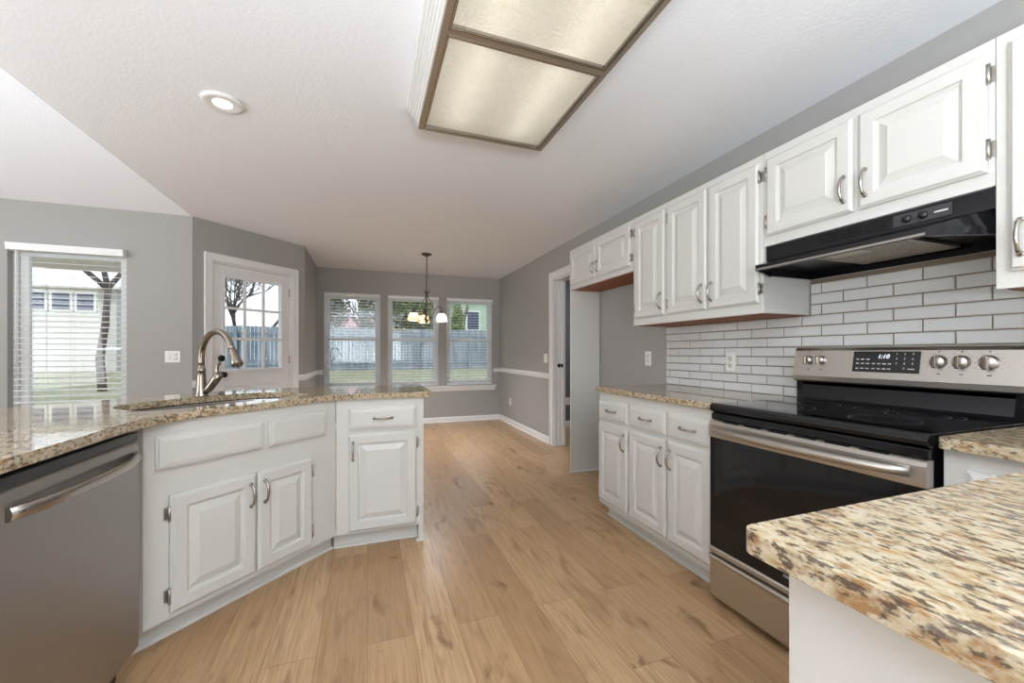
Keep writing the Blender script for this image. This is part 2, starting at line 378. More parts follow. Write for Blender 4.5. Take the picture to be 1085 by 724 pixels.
# ---------------- windows
def window(name, x0, x1, z0, z1, y, mid=True, lstile=.045):
    r = bpy.data.objects.new(name, None); C.objects.link(r); r.location = ((x0+x1)/2, y+.09, z0); struct(r)
    W = (x1-x0)/2; H = z1-z0
    b = MB(); s = .03
    b.box(-W, -W+s, -.03, .05, 0, H); b.box(W-s, W, -.03, .05, 0, H); b.box(-W+s, W-s, -.03, .05, H-s, H); b.box(-W+s, W-s, -.03, .05, 0, s)
    b.build('window_frame', 'trim', r, .002)
    zm = H*.52 if mid else H-s
    def sash(a, c, yy, nm):
        t = .045; L0 = -W+s+.001; R0 = W-s-.001; l = lstile
        f = MB(); f.box(L0, L0+l, yy, yy+.03, a, c); f.box(R0-t, R0, yy, yy+.03, a, c); f.box(L0+l, R0-t, yy, yy+.03, c-t, c); f.box(L0+l, R0-t, yy, yy+.03, a, a+t)
        o = f.build('window_sash', 'trim', r, .002)
        MB().box(L0+l-.004, R0-t+.004, yy+.013, yy+.017, a+t-.004, c-t+.004).build('window_pane', 'glass', o)
    if mid:
        sash(s+.001, zm+.02, -.025, 'lower'); sash(zm-.025, H-s-.001, .008, 'upper')
    else: sash(s+.001, H-s-.001, -.01, 'one')
    return r
for i, (a, b_) in enumerate(WIN): window('window_%d' % (i+1), a, b_, WZ0, WZ1, YB)
window('window_4', LW[0], LW[1], LW[2], LW[3], YL, mid=False, lstile=.06)
# continuous stool and apron under the back windows
b = MB(); b.box(WIN[0][0]-.05, WIN[2][1]+.06, YB-.055, YB+.055, WZ0-.028, WZ0-.002)
struct(b.build('window_sill', 'trim', None, .006)); 
b = MB(); b.extrude_x([(YB-.001, WZ0-.029),(YB-.022, WZ0-.029),(YB-.018, WZ0-.06),(YB-.012,WZ0-.085),(YB-.001,WZ0-.09)], WIN[0][0]-.03, WIN[2][1]+.04)
struct(b.build('window_apron', 'trim'))

def blind(x0, x1, z0, z1, y, pitch, label, tilt=0.0, val=.055, out=.01, group=None, sl=.05):
    t = thing('window_blind', label, 'blind', ((x0+x1)/2, y, z1), 0, group)
    W = (x1-x0)/2-.006; H = z1-z0
    b = MB(); b.extrude_x([(-.004,0),(-out-.008,-.002),(-out-.012,-.02),(-out-.004,-val+.012),(-out-.008,-val),(.0,-val),(.045,-val),(.045,0)], -W-(.012 if out > .015 else -.001), W+(.012 if out > .015 else -.001))
    b.build('valance', 'blind', t)
    sb = MB(); z = -val-pitch*.7; cy = .022
    while z > -H+.05:
        dz = sin(tilt)*sl/2; dy = cos(tilt)*sl/2
        pr = [(cy-dy, z-dz-.0014),(cy, z-.0002),(cy+dy, z+dz-.0014),(cy+dy, z+dz+.0014),(cy, z+.003),(cy-dy, z-dz+.0014)]
        sb.extrude_x(pr, -W, W); z -= pitch
    sb.build('slats', 'blind', t, fixn=True)
    MB().box(-W, W, cy-.025, cy+.025, -H+.012, -H+.03).build('bottom_rail', 'blind', t, .003)
    cb = MB()
    for x in ([-W*.72, 0, W*.72] if W > .3 else [-W*.6, W*.6]):
        for yy in (cy-.026, cy+.026): cb.tube([(x,yy,-val),(x,yy,-H+.02)], .0012, 5)
    cb.build('ladder_cords', 'cord', t)
    b = MB(); b.tube([(-W+.06,-out-.014,-val),(-W+.06,-out-.016,-H*.62)], .004, 6); b.build('tilt_wand', 'blind', t)
    return t
nm = ['leftmost of the three on the dining wall', 'behind the chandelier in the dining room', 'rightmost of the three on the dining wall']
for i, (a, b_) in enumerate(WIN):
    blind(a, b_, WZ0, WZ1, YB-.004, .044, 'open white slatted blind, '+nm[i], tilt=0.05, out=.006, group='blinds of the dining room windows', sl=.046)
blind(LW[0]+.03, LW[1]-.004, LW[2], LW[3], YL-.006, .049, 'large white slatted blind with projecting valance on the window left of the faucet', out=.05, tilt=.14, val=.06)

# ---------------- exterior door on angled wall
dr = bpy.data.objects.new('door_1', None); C.objects.link(dr); struct(dr)
dr.location = (*dp(DOOR[0]), 0); dr.rotation_euler = (0, 0, PI/4)
DW_, DH = DOOR[1]-DOOR[0], 2.035
b = MB(); c = .07
b.box(-c, 0, -.018, -.001, 0, DH+c); b.box(DW_, DW_+c, -.018, -.001, 0, DH+c); b.box(0, DW_, -.018, -.001, DH, DH+c)
b.box(-c, -c+.012, -.026, -.018, 0, DH+c); b.box(DW_+c-.012, DW_+c, -.026, -.018, 0, DH+c); b.box(-c+.012, DW_+c-.012, -.026, -.018, DH+c-.012, DH+c)
b.build('casing', 'trim', dr, .003)
b = MB(); b.box(.0005, .018, 0, .14, 0, DH-.0005); b.box(DW_-.018, DW_-.0005, 0, .14, 0, DH-.0005); b.box(.018, DW_-.018, 0, .14, DH-.018, DH-.0005)
b.build('jamb', 'trim', dr)
# slab with glazed opening
gx0, gx1, gz0, gz1 = .135, .70, .975, 1.90
gx0, gx1 = .125, .715
sx0, sx1, sz1 = .021, DW_-.021, DH-.021
b = MB(); Y0, Y1 = .015, .058
b.box(sx0, gx0, Y0, Y1, .012, sz1); b.box(gx1, sx1, Y0, Y1, .012, sz1); b.box(gx0, gx1, Y0, Y1, gz1, sz1); b.box(gx0, gx1, Y0, Y1, .012, gz0)
slab = b.build('door_slab', 'door', dr)
for (pa, pb_) in ((.12, .385), (.45, .715)):
    q = MB(); z0, z1 = .2, .82
    q.rings([(pa,pb_,z0,z1,Y0-.0005),(pa+.006,pb_-.006,z0+.006,z1-.006,Y0-.008),(pa+.02,pb_-.02,z0+.02,z1-.02,Y0-.008),(pa+.03,pb_-.03,z0+.03,z1-.03,Y0-.002),(pa+.06,pb_-.06,z0+.06,z1-.06,Y0-.008)])
    q.build('raised_panel', 'door', slab)
q = MB(); t = .032
q.box(gx0-t, gx0, Y0-.012, Y0-.0005, gz0-t, gz1+t); q.box(gx1, gx1+t, Y0-.012, Y0-.0005, gz0-t, gz1+t); q.box(gx0, gx1, Y0-.012, Y0-.0005, gz1, gz1+t); q.box(gx0, gx1, Y0-.012, Y0-.0005, gz0-t, gz0)
q.build('glass_frame', 'door', slab, .004)
q = MB(); gw = (gx1-gx0)/3; gh = (gz1-gz0)/3
for i in (1, 2): q.box(gx0+gw*i-.013, gx0+gw*i+.013, Y0-.004, Y0+.012, gz0, gz1)
for i in (1, 2):
    for k in range(3):
        q.box(gx0+gw*k+(.013 if k else 0), gx0+gw*(k+1)-(.013 if k < 2 else 0), Y0-.004, Y0+.012, gz0+gh*i-.012, gz0+gh*i+.012)
q.build('muntins', 'door', slab)
MB().box(gx0-.003, gx1+.003, Y0+.018, Y0+.022, gz0-.003, gz1+.003).build('glass_pane', 'glass', slab)
kx = .092
MB().lathe([(.0,0),(.030,0),(.030,.008),(.022,.012),(.013,.016),(.013,.03),(.024,.036),(.029,.048),(.028,.06),(.018,.07),(0,.072)], (kx, Y0, .925), 20, 'y').build('door_knob', 'rubber', slab)
MB().lathe([(.0,0),(.031,0),(.031,.014),(.022,.022),(0,.024)], (kx, Y0, 1.085), 20, 'y').box(kx-.006, kx+.006, Y0-.04, Y0-.02, 1.068, 1.102).build('deadbolt', 'rubber', slab)
for z in (.25, 1.02, 1.78):
    MB().tube([(DW_-.019, .008, z),(DW_-.019, .008, z+.09)], .007, 8).box(DW_-.03, DW_-.019, .010, .0145, z, z+.09).build('door_hinge', 'hinge', dr)

# ---------------- hallway doorway (right wall) : local x runs along -Y
hd = bpy.data.objects.new('door_2', None); C.objects.link(hd); struct(hd); hd.location = (XR, HD[1], 0); hd.rotation_euler = (0, 0, -PI/2)
W = HD[1]-HD[0]; DH2 = 2.04; b = MB(); c = .085
for a0, a1, in ((-c, 0), (W, W+c)): b.box(a0, a1, -.018, -.001, 0, DH2+c)
b.box(0, W, -.018, -.001, DH2, DH2+c); b.box(-c, -c+.014, -.028, -.018, 0, DH2+c); b.box(W+c-.014, W+c, -.028, -.018, 0, DH2+c); b.box(-c+.014, W+c-.014, -.028, -.018, DH2+c-.014, DH2+c)
b.build('casing', 'trim', hd, .003)
b = MB(); b.box(.0005, .02, 0, .14, 0, DH2-.0005); b.box(W-.02, W-.0005, 0, .14, 0, DH2-.0005); b.box(.02, W-.02, 0, .14, DH2-.02, DH2-.0005); b.box(.02, .032, .05, .085, 0, DH2-.02)
b.build('jamb', 'trim', hd)
pd = MB().box(.021, .075, .088, .122, .01, DH2-.025).build('sliding_door_edge', 'door', hd, .003)
MB().lathe([(.0,0),(.024,0),(.024,.006),(.012,.01),(.012,.03),(.022,.036),(.026,.046),(.018,.058),(0,.06)], (.055, .088, .985), 16, 'y').build('door_knob', 'rubber', pd)

# ------------------------------------------------------------------ kitchen parts
def rect(x0,x1,z0,z1,i,y): return (x0+i,x1-i,z0+i,z1-i,y)
def pull(parent, x, z, length=.10, vertical=True, y=-.021):
    pts = []; rs = []; n = 12
    for i in range(n+1):
        t = i/n*2-1; o = (1-t*t)**.55*.026 if abs(t) < 1 else 0
        s = t*length/2
        pts.append((x, y-o-.002, z+s) if vertical else (x+s, y-o-.002, z)); rs.append(.0065 if abs(t) > .8 else (.0045+.0015*(1-abs(t))))
    b = MB(); b.tube(pts, rs, 8)
    for s in (-length/2, length/2):
        b.lathe([(0,0),(.0085,0),(.0085,.004),(.006,.007),(0,.007)], (x, y, z+s) if vertical else (x+s, y, z), 10, 'y')
    return b.build('handle', 'nickel', parent)
def panel_door(parent, name, x0, x1, z0, z1, raised=True, y=0, th=.02):
    b = MB(); f = y-th; s = .052
    if raised:
        R = [rect(x0,x1,z0,z1,0,y-.001), rect(x0,x1,z0,z1,0,f+.009), rect(x0,x1,z0,z1,.004,f+.007), rect(x0,x1,z0,z1,.009,f+.001), rect(x0,x1,z0,z1,.012,f),
             rect(x0,x1,z0,z1,s,f), rect(x0,x1,z0,z1,s+.003,f+.008), rect(x0,x1,z0,z1,s+.008,f+.0085),
             rect(x0,x1,z0,z1,s+.011,f+.011), rect(x0,x1,z0,z1,s+.015,f+.011), rect(x0,x1,z0,z1,s+.043,f+.001), rect(x0,x1,z0,z1,s+.045,f-.0005)]
    else:
        R = [rect(x0,x1,z0,z1,0,y-.001), rect(x0,x1,z0,z1,0,f+.010), rect(x0,x1,z0,z1,.006,f+.009), rect(x0,x1,z0,z1,.009,f+.003),
             rect(x0,x1,z0,z1,.022,f), rect(x0,x1,z0,z1,.024,f-.0005)]
    b.rings(R)
    return b.build(name, 'cab', parent)
def hinge(parent, x, z, side):   # on the frame beside the door edge; side -1 = left of door
    b = MB(); b.tube([(x, -.012, z-.027),(x, -.012, z+.027)], .0048, 8)
    b.box(x, x+side*.014, -.003, -.0008, z-.024, z+.024)
    b.tube([(x, -.012, z-.032),(x, -.012, z-.029)], .0055, 8); b.tube([(x, -.012, z+.029),(x, -.012, z+.032)], .0055, 8)
    return b.build('hinge', 'hinge', parent)
def cab_door(parent, x0, x1, z0, z1, hside, upper, hl=.10, hinge_vis=True, gapc=.0):
    """hside: side (+1 right / -1 left) carrying the handle"""
    d = panel_door(parent, 'door', x0, x1, z0, z1)
    hx = (x1-.027) if hside > 0 else (x0+.027)
    hz = (z0+.045+hl/2) if upper else (z1-.045-hl/2)
    pull(d, hx, hz, hl)
    ex = (x0-.003) if hside > 0 else (x1+.003)
    hgt = z1-z0
    for zz in ((z0+min(.07,hgt*.2)), (z1-min(.07,hgt*.2))):
        hinge(d, ex, zz, -1 if hside > 0 else 1)
    return d
def drawer(parent, x0, x1, z0, z1, handle=True):
    d = panel_door(parent, 'drawer' if handle else 'false_drawer_front', x0, x1, z0, z1, raised=False)
    if handle: pull(d, (x0+x1)/2, (z0+z1)/2, .10, False)
    return d
ZCAB = .873
def base_body(parent, w, d=.60, toe=.10, poly=None, toe_in=.075):
    b = MB()
    if poly is None: poly = [(0,0),(w,0),(w,d),(0,d)]
    b.prism(poly, toe, ZCAB); b.build('carcass', 'cab', parent, .0012, 1)
    t = MB(); t.box(0, w-.0005, toe_in, toe_in+.018, 0, toe-.0005); t.build('toe_kick', 'cab', parent); t = MB()
    t.extrude_x([(toe_in-.001,0),(toe_in-.012,0),(toe_in-.010,.009),(toe_in-.001,.014)], 0, w-.0005)
    t.build('shoe_moulding', 'cab', parent)

RX = 1.53
# right-hand base run, local x = -Y
Y0_ = 2.445
c1 = thing('base_cabinet', 'narrow white one-drawer base cabinet at the far end of the right counter', 'cabinet', (RX, Y0_, 0), -PI/2)
base_body(c1, .345)
drawer(c1, .012, .335, .69, .822); cab_door(c1, .012, .335, .135, .668, 1, False)
c2 = thing('base_cabinet', 'white two-door base cabinet with two drawers directly left of the range', 'cabinet', (RX, Y0_-.346, 0), -PI/2)
base_body(c2, .662)
drawer(c2, .012, .33, .69, .822); drawer(c2, .348, .645, .69, .822)
cab_door(c2, .012, .33, .135, .668, 1, False); cab_door(c2, .348, .645, .135, .668, -1, False)
# near base cabinet right of the range
c3 = thing('base_cabinet', 'white base cabinet right of the range, mostly hidden by the near counter', 'cabinet', (RX, .658, 0), -PI/2)
base_body(c3, .262)
drawer(c3, .05, .235, .69, .822); cab_door(c3, .05, .235, .135, .668, 1, False)
# near peninsula cabinet
c4 = thing('peninsula_cabinet', 'plain grey-white cabinet end under the foreground granite counter', 'cabinet', (.52, .375, 0))
b = MB(); b.box(0, 1.60, -1.0, 0, .001, ZCAB); b.build('carcass', 'cab', c4, .0015, 1)
b = MB(); b.box(-.006, -.0005, -.9, -.03, .0005, .09); b.build('base_moulding', 'cab', c4, .002)

# sink base: local x=(.707,.707), -y = (.707,-.707)
R2 = math.sqrt(.5)
sxo, syo = -.785, 1.875      # left front corner of the face
SW = .872
c5 = thing('sink_base_cabinet', 'white angled sink base cabinet with two doors and two blank drawer fronts', 'cabinet', (sxo, syo, 0), PI/4)
b = MB(); b.prism([(0,0),(SW,0),(SW,.0),(SW+.33,.55),(-.33,.55)], .10, ZCAB)
def hollow(parent):
    # open-topped carcass so the sink bowl hangs inside it
    b = MB(); t = .018
    b.box(0, SW, 0, t, .10, ZCAB)
    b.add([(0,t,.10),(-.18,.60,.10),(-.18+t,.60,.10),(t,t,.10),(0,t,ZCAB),(-.18,.60,ZCAB),(-.18+t,.60,ZCAB),(t,t,ZCAB)], [(0,1,2,3),(4,5,6,7),(0,4,5,1),(1,5,6,2),(2,6,7,3),(3,7,4,0)])
    b.add([(SW,t,.10),(SW+.06,.60,.10),(SW+.06-t,.60,.10),(SW-t,t,.10),(SW,t,ZCAB),(SW+.06,.60,ZCAB),(SW+.06-t,.60,ZCAB),(SW-t,t,ZCAB)], [(0,1,2,3),(4,5,6,7),(0,4,5,1),(1,5,6,2),(2,6,7,3),(3,7,4,0)])
    b.box(-.18, SW+.06, .60, .60+t, .10, ZCAB)
    b.prism([(t,t+.0005),(SW-t,t+.0005),(SW+.06-t*2,.599),(-.18+t*2,.599)], .10, .10+t)
    return b.build('carcass', 'cab', parent)
hollow(c5)
t = MB(); t.box(-.03, SW+.033, .075, .093, 0, .0995); t.build('toe_kick', 'cab', c5); t = MB(); t.extrude_x([(.074,0),(.062,0),(.064,.009),(.074,.014)], -.03, SW+.035); t.build('shoe_moulding', 'cab', c5)
drawer(c5, .035, .450, .688, .822, False); drawer(c5, .475, .80, .688, .822, False)
cab_door(c5, .08, .412, .125, .585, 1, False); cab_door(c5, .422, .71, .125, .585, -1, False)

# peninsula end cabinet, faces -Y
c6 = thing('base_cabinet', 'white single-door cabinet with drawer at the end of the sink peninsula', 'cabinet', (-.165, 2.49, 0), 0)
EW = .488
b = MB(); b.box(0, EW, 0, .56, .10, ZCAB); b.box(EW-.03, EW, .0, .56, .0005, .0995); b.build('carcass', 'cab', c6, .0012, 1)
t = MB(); t.box(-.018, EW-.031, .075, .093, 0, .0995); t.build('toe_kick', 'cab', c6); t = MB(); t.extrude_x([(.074,0),(.062,0),(.064,.009),(.074,.014)], -.018, EW-.031); t.build('toe_moulding', 'cab', c6)
t = MB(); t.box(EW-.045, EW+.008, -.01, -.0005, 0, .02); t.box(EW+.0005, EW+.008, -.0005, .56, 0, .02); t.build('shoe_moulding', 'cab', c6, .002)
drawer(c6, .062, .445, .693, .825); cab_door(c6, .062, .445, .115, .672, -1, False)

# cabinet left of the dishwasher (supports the counter nearer than the picture)
c7 = thing('base_cabinet', 'white base cabinet left of the dishwasher, just outside the frame', 'cabinet', (-.79, -.2, 0), PI/2)
base_body(c7, 1.385)
for i in range(3):
    drawer(c7, .02+i*.455, .455+i*.455, .69, .822)
    cab_door(c7, .02+i*.455, .455+i*.455, .135, .668, 1, False)

# ---------------- dishwasher: local x=+Y, -y=+X
dw = thing('dishwasher', 'stainless steel dishwasher with a bar handle at the left edge of the peninsula', 'dishwasher', (-.79, 1.192, 0), PI/2)
DWW = .598
MB().box(.004, DWW-.004, .001, .56, .09, .868).build('tub', 'black', dw)
b = MB(); prof = [(0,.10),(-.026,.10),(-.030,.106),(-.032,.30),(-.033,.60),(-.031,.80),(-.026,.822),(-.018,.832),(0,.832)]
b.extrude_x(prof, .003, DWW-.003); dd = b.build('door_panel', 'steeldark', dw, .0015, 1)
MB().box(.004, DWW-.004, -.028, -.0005, .833, .862).build('control_strip', 'black', dw, .003)
hp = []; n = 16
for i in range(n+1):
    t = i/n*2-1; hp.append((DWW/2+t*.268, -.036-.034*(1-abs(t)**3.2), .778))
MB().tube(hp, [.013 if abs(i/n*2-1) > .9 else .012 for i in range(n+1)], 12, flat=1.35).build('handle', 'nickel', dd)
MB().box(.01, DWW-.01, .03, .045, .002, .099).build('kick_plate', 'black', dw)

# ---------------- countertops
def slab_top(name, outer, holes, z0, z1, label, seg=3, bev=.007):
    bm = bmesh.new()
    def loop(pts):
        vs_ = [bm.verts.new((x, y, z1)) for x, y in pts]
        return [bm.edges.new((vs_[i], vs_[(i+1) % len(vs_)])) for i in range(len(vs_))]
    es = loop(outer)
    for h in holes: es += loop(h)
    bmesh.ops.triangle_fill(bm, use_beauty=True, use_dissolve=False, edges=es)
    bmesh.ops.recalc_face_normals(bm, faces=bm.faces)
    if bm.faces[:][0].normal.z < 0: bmesh.ops.reverse_faces(bm, faces=bm.faces)
    r = bmesh.ops.extrude_face_region(bm, geom=bm.faces[:])
    for v_ in [e for e in r['geom'] if isinstance(e, bmesh.types.BMVert)]: v_.co.z = z0
    bmesh.ops.recalc_face_normals(bm, faces=bm.faces)
    me = bpy.data.meshes.new(name); bm.to_mesh(me); bm.free(); me.materials.append(M['granite'])
    o = bpy.data.objects.new(name, me); C.objects.link(o)
    if bev:
        md = o.modifiers.new('bevel', 'BEVEL'); md.width = bev; md.segments = seg; md.limit_method = 'ANGLE'; md.angle_limit = .8
    return tag(o, label, 'countertop')
def arc(cx, cy, r, a0, a1, n=6): return [(cx+r*cos(math.radians(a0+(a1-a0)*i/n)), cy+r*sin(math.radians(a0+(a1-a0)*i/n))) for i in range(n+1)]
def bez(a, c, b, n=8): return [((1-t)**2*a[0]+2*t*(1-t)*c[0]+t*t*b[0], (1-t)**2*a[1]+2*t*(1-t)*c[1]+t*t*b[1]) for t in [i/n for i in range(n+1)]]
ZT0, ZT = .8735, .905
# sink outline: centre, axes along s (.707,.707) and t (-.707,.707)
SCX, SCY = -.695, 2.405
def sinkpt(s, t): return (SCX+R2*s-R2*t, SCY+R2*s+R2*t)
def sink_outline(hs, tn, tf, n=48):
    pts = []
    for i in range(n):
        q = 2*PI*i/n; c_, s_ = cos(q), sin(q)
        p = 2.6 if s_ > 0 else 6.0
        x = hs*(abs(c_)**(2/p))*(1 if c_ >= 0 else -1); y = (tf if s_ > 0 else tn)*(abs(s_)**(2/p))*(1 if s_ >= 0 else -1)
        pts.append(sinkpt(x, y))
    return pts
outer = [(-.755,-.25)]+bez((-.755,1.70),(-.757,1.86),(-.655,1.985))+bez((-.23,2.41),(-.17,2.462),(-.09,2.462),5)+arc(.355,2.477,.015,-90,0,4)+[(.37,3.07)]+[(-.74,3.07)]+[(-1.44,2.37),(-1.44,-.25)]
slab_top('peninsula_countertop', outer, [sink_outline(.39, .205, .235)], ZT0, ZT, 'long speckled brown granite counter holding the sink, running over the dishwasher')
slab_top('countertop', [(1.50,1.434),(1.50,2.455),(2.148,2.455),(2.148,1.434)], [], ZT0, ZT, 'speckled granite counter on the right wall left of the range')
slab_top('countertop', arc(.495,.39,.02,180,90,5)+[(1.50,.41)]+arc(1.515,.645,.015,180,90,4)+[(2.148,.66),(2.148,-.62),(.475,-.62)], [], ZT0, ZT, 'speckled granite counter in the right foreground wrapping round to the range', bev=.009)

# ---------------- sink and faucet
sk = thing('sink', 'undermount stainless steel sink bowl in the angled peninsula counter', 'sink', (SCX, SCY, .872))
b = MB(); n = 48; lv = []
for hs, tn, tf, z in ((.412,.228,.258,0),(.396,.211,.241,0),(.394,.209,.239,-.01),(.388,.203,.233,-.15),(.375,.19,.22,-.178),(.34,.155,.185,-.19),(.05,.04,.04,-.194)):
    lv.append([(x-SCX, y-SCY, z) for x, y in sink_outline(hs, tn, tf, n)])
vs_ = [p for l in lv for p in l]
b.add(vs_, [(i*n+j, i*n+(j+1)%n, (i+1)*n+(j+1)%n, (i+1)*n+j) for i in range(len(lv)-1) for j in range(n)], True)
o = b.build('bowl', 'sink', sk); md = o.modifiers.new('solid', 'SOLIDIFY'); md.thickness = .0012; md.offset = -1
MB().lathe([(.052,-.0),(.05,.004),(.04,.004),(.036,-.004),(.012,-.006),(0,-.002)], (0,0,-.195), 24).build('drain', 'nickel', sk)
FX, FY = -.842, 2.615
fa = thing('kitchen_faucet', 'warm brushed nickel gooseneck faucet with pull-down head behind the sink', 'faucet', (FX, FY, ZT), -PI/4)  # local +x points over the sink
b = MB(); b.lathe([(0,0),(.031,0),(.031,.004),(.027,.012),(.024,.05),(.020,.11),(.0185,.135),(.020,.137),(.020,.145),(.0175,.148),(.0165,.17),(0,.17)], (0,0,0), 24)
b.build('faucet_body', 'faucet', fa)
pts = [(0,0,.165),(0,0,.185),(0,0,.205)]; R = .138
for i in range(1, 17):
    q = PI*i/16*.86; pts.append((R-R*cos(q), 0, .208+R*sin(q)))
e = Vector(pts[-1]); dd_ = (Vector(pts[-1])-Vector(pts[-2])).normalized()
pts.append(tuple(e+dd_*.02))
MB().tube(pts, .0155, 16).build('gooseneck', 'faucet', fa)
h0 = e+dd_*.018
MB().tube([h0, h0+dd_*.004, h0+dd_*.012, h0+dd_*.05, h0+dd_*.085, h0+dd_*.09], [.016,.018,.018,.021,.028,.026], 20).build('spray_head', 'faucet', fa)
q = h0+dd_*.045; MB().tube([q+Vector((-.014,0,.012)), q+Vector((-.022,0,-.016))], .006, 8).build('spray_button', 'black', fa)
# side valve branch and lever (roughly towards camera right)
ld = Vector((cos(math.radians(25)), sin(math.radians(25)), 0))
a0 = Vector((0,0,.015))+ld*.012
MB().tube([a0, a0+ld*.03+Vector((0,0,.028)), a0+ld*.062+Vector((0,0,.072)), a0+ld*.082+Vector((0,0,.102)), a0+ld*.084+Vector((0,0,.110))], [.014,.020,.021,.022,.012], 18).build('valve_housing', 'faucet', fa)
k = a0+ld*.078+Vector((0,0,.10))
MB().tube([k, k+ld*-.008+Vector((0,0,.02)), k+ld*-.004+Vector((0,0,.045)), k+ld*.004+Vector((0,0,.062)), k+ld*.010+Vector((0,0,.066))], [.013,.010,.0075,.008,.011], 14).build('lever', 'faucet', fa)

# ---------------- range : local x=-Y, y=+X, origin at front plane left
rg = thing('range', 'stainless steel electric range with black glass cooktop between the right-hand counters', 'stove', (1.50, 1.431, 0), -PI/2)
RW = .762
MB().box(.003, RW-.003, .012, .635, .03, .868).build('body', 'blackenamel', rg)
MB().box(.004, RW-.004, .03, .10, .0, .029).build('plinth', 'black', rg)
b = MB(); b.extrude_x([(-.012,.872),(-.022,.878),(-.024,.890),(-.020,.902),(-.008,.910),(.50,.912),(.54,.912),(.54,.8685),(-.004,.8685)], .0, RW)
ck = b.build('cooktop', 'blackgloss', rg)
m = mat('burner_ring', g((120,120,122)), .3)
for bx, by, br in ((.20,.17,.115),(.56,.17,.095),(.20,.40,.078),(.56,.40,.105),(.38,.43,.055)):
    q = MB()
    for rr in ([br, br*.66] if br > .1 else [br]):
        nn_ = 48; vs_ = []; 
        for i in range(nn_):
            a_ = 2*PI*i/nn_; vs_ += [(bx+cos(a_)*rr, by+sin(a_)*rr, .9127),(bx+cos(a_)*(rr-.0018), by+sin(a_)*(rr-.0018), .9127)]
        q.add(vs_, [(2*i,2*((i+1)%nn_),2*((i+1)%nn_)+1,2*i+1) for i in range(nn_)])
    q.build('burner_ring', m, ck)
MB().box(.002, RW-.002, -.016, .011, .838, .868).build('front_trim', 'blackenamel', rg, .004)
# oven door
b = MB(); y0, y1 = -.022, .008
b.box(0, RW, y0, y1, .262, .758); b.build('oven_glass', 'blackgloss', rg, .003)
b = MB(); b.extrude_x([(y1,.7585),(y0-.004,.7585),(y0-.006,.770),(y0-.006,.818),(y0,.830),(y0+.006,.835),(y1,.835)], 0, RW)
db = b.build('oven_door_top', 'steel', rg)
q = MB()
for i in range(6): q.box(.07+i*.105, .145+i*.105, y0+.001, y0+.0145, .8275, .8365)
q.build('vent_slot', 'black', db)
b = MB(); b.extrude_x([(y1,.232),(y0+.002,.232),(y0-.004,.240),(y0-.004,.254),(y0,.2615),(y1,.2615)], 0, RW); b.build('oven_door_bottom', 'steel', rg)
hp = []; n = 18
for i in range(n+1):
    t = i/n*2-1; hp.append((RW/2+t*.345, y0-.008-.040*(1-abs(t)**3.5), .797))
MB().tube(hp, .0155, 14, flat=1.0).build('handle', 'steel', db)
b = MB(); b.extrude_x([(.008,.035),(-.018,.035),(-.022,.045),(-.022,.19),(-.026,.205),(-.034,.216),(-.030,.226),(-.010,.229),(.008,.229)], 0, RW)
b.build('storage_drawer', 'steel', rg)
text('door_marking', 'FRIGIDAIRE', .014, 'label', rg, (RW/2, y0-.0006, .30), (PI/2, 0, 0))
# backguard
b = MB(); b.box(.0, RW, .545, .634, .8685, 1.0); b.extrude_x([(.545,1.0),(.545,.985),(.530,.925),(.53,.9135),(.546,.9135)], .03, RW-.03)
b.build('backguard_base', 'blackenamel', rg, .003)
b = MB(); b.extrude_x([(.536,1.0),(.518,1.008),(.514,1.03),(.535,1.150),(.545,1.164),(.560,1.17),(.634,1.17),(.634,1.0)], .0, RW)
bgd = b.build('control_panel', 'steel', rg)
slope = math.atan2(.021, .12)
def onpanel(x, z, out=0): # point on slanted face
    f = (z-1.03)/.12; return (x, .514+.021*f-out*cos(slope), z+out*sin(slope)*0)
def slab_on(x0, x1, z0, z1, th, name, mm, parent, bev=0):
    a, c_ = onpanel(x0, z0, .0004), onpanel(x1, z1, .0004)
    b = MB(); v_ = [(x0,a[1],z0),(x1,a[1],z0),(x1,c_[1],z1),(x0,c_[1],z1),(x0,a[1]-th,z0),(x1,a[1]-th,z0),(x1,c_[1]-th,z1),(x0,c_[1]-th,z1)]
    b.add(v_, [(0,1,2,3),(7,6,5,4),(0,4,5,1),(1,5,6,2),(2,6,7,3),(3,7,4,0)]); return b.build(name, mm, parent, bev)
def rx(y): return 1.431-y
disp = slab_on(.262, .492, 1.058, 1.146, .002, 'display', 'blackgloss', bgd, .001)
rot = (PI/2-slope, 0, 0)
lit = mat('clock_digits', (.8,.9,1), .5); bb = nodes(lit)[2]; bb.inputs['Emission Color'].default_value = (.8,.9,1,1); bb.inputs['Emission Strength'].default_value = 1.0
p = onpanel(.372, 1.124, .0032); text('clock', '1:10', .024, lit, disp, p, rot, shear=.25)
for r_ in range(4):
    for c_ in range(3):
        s_ = [['1','2','3'],['4','5','6'],['7','8','9'],['','0','']][r_][c_]
        if s_: p = onpanel(.418+c_*.026, 1.135-r_*.0195, .0032); text('keypad_digit', s_, .011, 'label', disp, p, rot)
q = MB()
for r_, z in enumerate((1.112, 1.094, 1.073)):
    for c_ in range(3 if r_ == 0 else 7):
        x = .275+c_*.0185+(.004 if c_ > 2 else 0); wd = .011+.003*((c_*7+r_*3) % 3)/3
        a = onpanel(x, z, .0026); q.box(x, x+wd, a[1]-.0004, a[1], z-.002, z+.0025)
a = onpanel(.46, 1.075, .0026); q.box(.456, .478, a[1]-.0004, a[1], 1.073, 1.0765)
q.build('touch_marks', 'label', disp)
